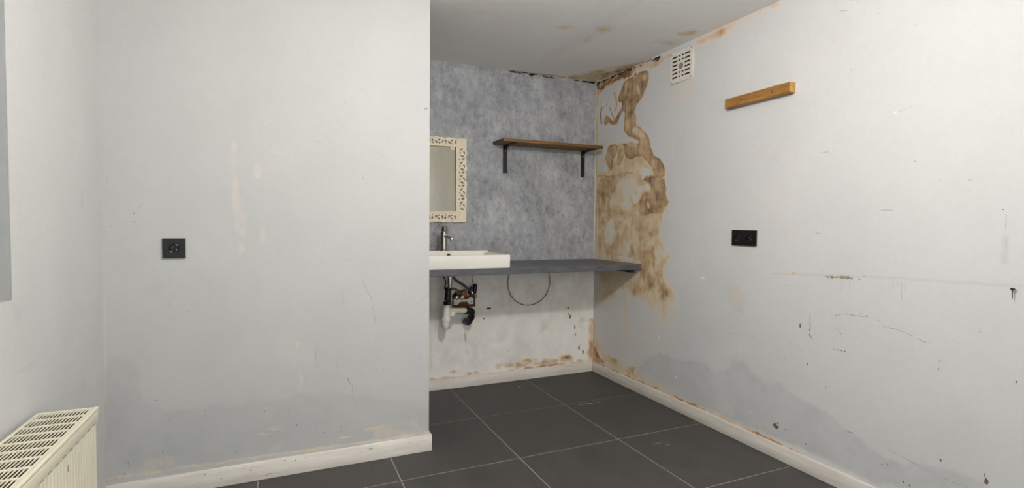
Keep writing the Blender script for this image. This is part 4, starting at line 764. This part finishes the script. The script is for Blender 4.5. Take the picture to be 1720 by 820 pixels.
obj('bracket', plate([[(u0, w0), (u0 + 0.03, w0), (u0 + 0.045, w0 + 0.02), (u1 - 0.045, w0 + 0.02), (u1 - 0.03, w0), (u1, w0), (u1, w1), (u1 - 0.02, w1 + 0.008), (u1 - 0.05, w1 - 0.005), (u0 + 0.05, w1 - 0.005), (u0 + 0.02, w1 + 0.008), (u0, w1)], circ(u0 + 0.016, w0 + 0.014, 0.004, 10), circ(u1 - 0.016, w0 + 0.014, 0.004, 10)], 0.004, frame_mtx(lambda u, v, h: (u, YB - 0.023 - h, v))), 'white_plastic', vp, label='white fixing bracket')
obj('copper_fitting', MB().lathe((V_[6][0], YB - 0.01, V_[6][1] + 0.004), (0, -1, 0), [(0.020, 0), (0.026, 0.012), (0.026, 0.026), (0.018, 0.034)], 7).tube([(V_[6][0], VY, V_[6][1]), (V_[6][0] - 0.002, VY - 0.01, V_[6][1] - 0.035)], 0.012, 10, 0), 'copper', vp, 30, label='orange brown copper fitting')
for (vx, vz, hx, hz, nm) in ((V_[7][0], V_[7][1], V_[10][0], V_[10][1], 0), (V_[8][0], V_[8][1], V_[9][0], V_[9][1], 1)):
    vv = obj('angle_valve', MB().lathe((vx, YB - 0.005, vz - 0.01), (0, -1, 0), [(0.024, 0), (0.022, 0.006), (0.013, 0.010), (0.013, 0.05)], 16).lathe((vx, YB - 0.045, vz - 0.02), (0, 0, 1), [(0.013, 0), (0.016, 0.012), (0.011, 0.02), (0.011, 0.045)], 12), 'rubber' if nm == 0 else 'black_plastic', vp, 40)
    obj('valve_ring', MB().lathe((vx, YB - 0.052, vz - 0.012), (0, -1, 0), [(0.014, 0), (0.014, 0.010), (0.010, 0.012)], 14), 'brass', vv, 40)
    obj('knob', MB().lathe((hx, YB - 0.03, hz), (0.2, -1, 0), [(0.011, 0), (0.014, 0.008), (0.013, 0.022), (0.008, 0.027)], 14), 'white_plastic', vv, 40, label='white knob')
obj('blue_grip', MB().lathe((V_[26][0], YB - 0.05, V_[26][1] - 0.004), (0.1, 0, 1), [(0.010, -0.018), (0.013, -0.010), (0.013, 0.016), (0.009, 0.024)], 10), 'blue_plastic', vp, 40, label='blue grip')
obj('black_grip', MB().lathe((V_[25][0], YB - 0.055, V_[25][1]), (0.15, 0, 1), [(0.012, -0.04), (0.016, -0.028), (0.016, 0.022), (0.010, 0.034)], 10), 'black_plastic', vp, 40)
hs = lambda pts, r, mat, ys: obj('hose', MB().tube([(p[0], y, p[1]) for p, y in zip(pts, ys)], r, 10), mat, vp, 50)
hs([(V_[15][0] - 0.02, V_[15][1] + 0.03), V_[15], V_[16], V_[17]], 0.0085, 'hose', (3.47, 3.475, 3.485, 3.495))
hs([(V_[11][0] - 0.01, V_[11][1] + 0.02), V_[11], V_[12], V_[13], V_[14]], 0.005, 'hose', (3.47, 3.47, 3.48, 3.49, 3.50))
hs([V_[14], V_[18], V_[19], V_[23]], 0.007, 'hose', (3.50, 3.49, 3.49, 3.50))
hs([(V_[20][0], 0.872), V_[20], V_[21], V_[22]], 0.0025, 'wire', (3.50, 3.50, 3.50, 3.50))
# ------------------------------------------------------------------ loop of cable
q = [(1.5406,0.8115),(1.8965,0.8005),(1.7178,0.5702)]; cx = (q[0][0] + q[1][0]) / 2; rr = (q[1][0] - q[0][0]) / 2; cz = q[2][1] + rr
pts = [(cx + rr * math.cos(math.radians(a_)), 3.54, cz + rr * math.sin(math.radians(a_))) for a_ in range(140, 401, 10)]
lp = tag(obj('cable_loop', MB().tube(pts, 0.0028, 8, 4), 'wire', None, 60), 'thin grey cable hanging in a loop under the counter', 'cable')

# ------------------------------------------------------------------ sockets
def socket_face(root, fn, cu, cv, rot, r=0.0205):
    """one round socket insert on the plate"""
    d = 0.010
    bt = obj('socket_insert', MB().lathe(fn(cu, cv, 0.0012), Vector(fn(0, 0, 1)) - Vector(fn(0, 0, 0)), [(r, 0), (r, 0.0012), (r * 0.9, 0.0016)], 28), 'black_dark', root, 30)
    obj('rim', plate([circ(cu, cv, r + 0.0035, 32), circ(cu, cv, r - 0.0005, 32)], 0.003, frame_mtx(lambda u, v, h: fn(u, v, h + d + 0.0005))), 'black_plastic', root)
    nrm = Vector(fn(0, 0, 1)) - Vector(fn(0, 0, 0))
    for s in (-1, 1):
        a_ = rot; px, py = cu + s * 0.0095 * math.cos(a_), cv + s * 0.0095 * math.sin(a_)
        obj('contact_hole', MB().lathe(fn(px, py, 0.0025), nrm, [(0.0028, 0), (0.0028, 0.0012), (0.0016, 0.0018)], 12), 'steel', bt)
        px, py = cu - s * (r - 0.003) * math.sin(a_), cv + s * (r - 0.003) * math.cos(a_)
        du, dv = 0.0045 * math.cos(a_), 0.0045 * math.sin(a_); eu, ev = -s * 0.002 * math.sin(a_), s * 0.002 * math.cos(a_)
        obj('earth_clip', MB().prism([(px - du - eu, py - dv - ev), (px + du - eu, py + dv - ev), (px + du + eu, py + dv + ev), (px - du + eu, py - dv + ev)], fn, 0.002, 0.0095), 'brass', bt, label='brass earth clip')
so = empty('double_socket', (XR, 2.07, 1.077), 'black double wall socket on the stained right wall', 'socket')
cs = ((2.110, 1.118), (2.031, 1.118))
obj('cover_plate', plate([rect(1.990, 2.150, 1.077, 1.161)] + [circ(a_, b_, 0.0205, 32) for a_, b_ in cs], 0.010, frame_mtx(lambda u, v, h: PR(u, v, h + 0.005))), 'black_plastic', so)
for a_, b_ in cs: socket_face(so, PR, a_, b_, 0.55)
s2 = empty('single_socket', (-0.418, YF, 1.025), 'black single wall socket on the grey partition', 'socket')
obj('cover_plate', plate([rect(-0.460, -0.377, 1.025, 1.109), circ(-0.4185, 1.067, 0.0205, 32)], 0.010, frame_mtx(lambda u, v, h: PF(u, v, h + 0.005))), 'black_plastic', s2)
socket_face(s2, PF, -0.4185, 1.067, -0.6)
for x, y in [(-0.4186,1.0772),(-0.4401,1.0453),(-0.4257,1.0664)]:
    nn = MB().lathe((x, YF - 0.0100, y), (0, -1, 0), [(0.0016, 0), (0.0016, 0.0008), (0.0008, 0.0012)], 8)
    obj('screw', nn, 'steel', s2)

# ------------------------------------------------------------------ vent grille
ve = empty('vent_grille', (XR, 2.58, 2.088), 'square white ventilation grille high on the right wall', 'vent')
v0, v1, w0, w1 = 2.484, 2.676, 2.088, 2.280
def vuv(a_, b_): return (v1 - (v1 - v0) * a_, w1 - (w1 - w0) * b_)       # a: 0 far edge .. 1 near edge, b: 0 top
sl = []
def slot(a0, a1, b0, b1):
    p_, q_ = vuv(a0, b0), vuv(a1, b1); sl.append(rect(min(p_[0], q_[0]), max(p_[0], q_[0]), min(p_[1], q_[1]), max(p_[1], q_[1])))
for r_ in range(6):
    b0 = 0.135 + r_ * 0.132
    slot(0.07, 0.32, b0, b0 + 0.055); slot(0.65, 0.90, b0, b0 + 0.055)
    if r_ in (0, 1, 4, 5): slot(0.375, 0.470, b0, b0 + 0.055); slot(0.515, 0.610, b0, b0 + 0.055)
c_ = vuv(0.485, 0.50); sl.append(circ(c_[0], c_[1], 0.021, 24))
pl = obj('grille_plate', plate([rect(v0, v1, w0, w1)] + sl, 0.004, frame_mtx(lambda u, v, h: PR(u, v, h + 0.010))), 'vent', ve)
obj('grille_edge', plate([rect(v0, v1, w0, w1), rect(v0 + 0.004, v1 - 0.004, w0 + 0.004, w1 - 0.004)], 0.008, frame_mtx(lambda u, v, h: PR(u, v, h + 0.0042))), 'vent', ve)
obj('duct_back', MB().box(XR - 0.003, XR - 0.0005, v0 + 0.005, v1 - 0.005, w0 + 0.005, w1 - 0.005), 'vent_dark', ve)
obj('mesh_disc', MB().lathe((XR - 0.006, c_[0], c_[1]), (-1, 0, 0), [(0.0208, 0), (0.0208, 0.003), (0.019, 0.0045)], 24), 'mesh_grey', ve, 30, label='round grey metal mesh in the middle')
for a_, b_ in ((0.045, 0.045), (0.955, 0.045), (0.045, 0.955), (0.955, 0.955)):
    u_, w_ = vuv(a_, b_); obj('screw', MB().lathe((XR - 0.012, u_, w_), (-1, 0, 0), [(0.0042, 0), (0.0042, 0.001), (0.002, 0.002)], 10), 'steel', ve)

# ------------------------------------------------------------------ wooden batten
bt = empty('wooden_batten', (XR, 1.99, 1.835), 'short stained wooden batten screwed to the right wall', 'batten')
bb = obj('batten_body', MB().box(XR - 0.040, XR, 1.788, 2.195, 1.836, 1.888, 0.003, 1), 'batten_wood', bt)
obj('end_face', MB().box(XR - 0.037, XR - 0.001, 1.7870, 1.7885, 1.839, 1.885), 'batten_end', bb, label='pale sawn end of the batten')
for x, y in [(2.0806,1.8642),(1.8837,1.8604)]:
    obj('screw', MB().lathe((XR - 0.0398, x, y), (-1, 0, 0), [(0.0075, 0), (0.0075, 0.0010), (0.003, 0.002)], 12), 'steel', bb, label='steel screw head')
# ------------------------------------------------------------------ nail in the right wall
na = empty('nail', (XR, 0.926, 0.958), 'dark bent nail sticking out of the right wall', 'nail')
q = [(0.9259,0.9737),(0.9238,0.9371)]
obj('shank', MB().tube([(XR + 0.004, q[0][0], q[0][1]), (XR - 0.014, q[0][0], q[0][1] - 0.006), (XR - 0.016, q[1][0], q[1][1] + 0.004)], lambda t: 0.0022 * (1.15 - 0.7 * t), 8), 'black_metal', na, 50)
obj('head', MB().lathe((XR - 0.014, q[0][0], q[0][1]), (-0.3, 0, 1), [(0.0062, -0.001), (0.0062, 0.002), (0.004, 0.003)], 12), 'black_metal', na, 30)

# ------------------------------------------------------------------ radiator below the window
RX0, RX1, RY0, RY1, RZ0, RZ1 = -0.655, -0.508, 0.72, 1.930, 0.13, 0.620
ra = empty('radiator', (-0.58, 1.3, 0.13), 'cream steel panel radiator with slotted top under the window', 'radiator')
holes = []; nx = 14; px_ = (RX1 - 0.018 - (RX0 + 0.008)) / nx
for r_ in range(20):
    yy = RY1 - 0.012 - r_ * 0.0585
    for i in range(nx):
        x = RX0 + 0.008 + (i + 0.5) * px_; holes.append([(x - 0.0031, yy - 0.049), (x + 0.0031, yy - 0.049), (x + 0.0031, yy - 0.001), (x - 0.0031, yy - 0.001)])
obj('top_grille', plate([rect(RX0, RX1 - 0.012, RY0, RY1)] + holes, 0.0025, frame_mtx(lambda u, v, h: (u, v, RZ1 - 0.004 + h))), 'grille', ra, label='slotted top grille with rust spots')
obj('top_rim', MB().box(RX1 - 0.013, RX1 - 0.001, RY0, RY1, RZ1 - 0.012, RZ1, 0.0045, 3), 'radiator', ra, 50)
fl = obj('side_flange', MB().box(RX1 - 0.008, RX1 - 0.003, RY0, RY1, RZ1 - 0.046, RZ1 - 0.014, 0.002, 2), 'radiator', ra, 50)
mm = MB(); y = RY1 - 0.03
while y > RY0 + 0.05: mm.box(RX1 - 0.0035, RX1 - 0.0026, y - 0.022, y, RZ1 - 0.0455, RZ1 - 0.0425); y -= 0.046
tag(obj('pressed_slot', mm, 'crack', fl), None, None, None, 'stuff')
vs = []; fs = []; n = int((RY1 - 0.012 - RY0) / 0.0042); prof = []
for i in range(n + 1):
    yy = RY1 - 0.006 - (RY1 - 0.012 - RY0) * i / n; ph = (i % 5); xo = RX1 - 0.008 + (0.0008 if ph in (1, 2, 3) else 0.0)
    vs += [(xo, yy, RZ0), (xo, yy, RZ1 - 0.044)]
for i in range(n): fs.append((2 * i, 2 * i + 1, 2 * i + 3, 2 * i + 2))
pm = MB().add(vs, fs).box(RX1 - 0.026, RX1 - 0.0085, RY0, RY1 - 0.006, RZ0, RZ1 - 0.02)
obj('front_panel', pm, 'radiator', ra, label='ribbed cream front panel')
obj('rear_panel', MB().box(RX0, RX0 + 0.018, RY0, RY1 - 0.006, RZ0, RZ1 - 0.016, 0.003, 1), 'fin', ra)
mm = MB(); y = RY0 + 0.02
while y < RY1 - 0.02: mm.box(RX0 + 0.022, RX1 - 0.030, y, y + 0.0012, RZ0 + 0.02, RZ1 - 0.045); y += 0.034
tag(obj('convector_fins', mm, 'fin', ra), None, None, None, 'stuff')
for yy in (RY0, RY1 - 0.004): obj('end_cover', MB().box(RX0 + 0.003, RX1 - 0.012, yy, yy + 0.003, RZ0 + 0.02, RZ1 - 0.012, 0.001, 1), 'fin', ra)
for yy in (RY0 + 0.2, RY1 - 0.2): obj('wall_bracket', MB().box(XL + 0.0005, RX0 + 0.004, yy, yy + 0.03, RZ0 + 0.04, RZ1 - 0.06), 'radiator', ra)
chips = MB()
for x, y, ru, rv in [(1.6903,0.5331,0.002,0.01),(1.8359,0.4533,0.002,0.002),(1.8803,0.4824,0.0015,0.002),(1.779,0.534,0.0012,0.004)]: chip(chips, lambda u, v, h: (RX1 - 0.0062 + h, u, v), (x, y), ru, rv)
tag(obj('rust_fleck', chips, 'brass', ra), None, None, None, 'stuff')

# ------------------------------------------------------------------ ceiling lamp (behind and above the camera's view)
LX, LY, LZ = 0.72, 0.97, 2.08
la = empty('pendant_lamp', (LX, LY, ZC), 'bare bulb hanging on a short cord from the ceiling', 'lamp')
obj('ceiling_rose', MB().lathe((LX, LY, ZC), (0, 0, -1), [(0.045, 0), (0.045, 0.012), (0.020, 0.030)], 20), 'white_plastic', la, 40)
obj('cord', MB().tube([(LX, LY, ZC - 0.025), (LX, LY, LZ + 0.10)], 0.003, 8, 0), 'white_plastic', la)
obj('lamp_holder', MB().lathe((LX, LY, LZ + 0.115), (0, 0, -1), [(0.008, 0), (0.016, 0.012), (0.018, 0.045)], 16), 'white_plastic', la, 40)
obj('bulb', MB().lathe((LX, LY, LZ + 0.070), (0, 0, -1), [(0.014, 0), (0.018, 0.012), (0.034, 0.035), (0.045, 0.062), (0.045, 0.078), (0.036, 0.100), (0.018, 0.114), (0.004, 0.117)], 18), 'bulb', la, 60)
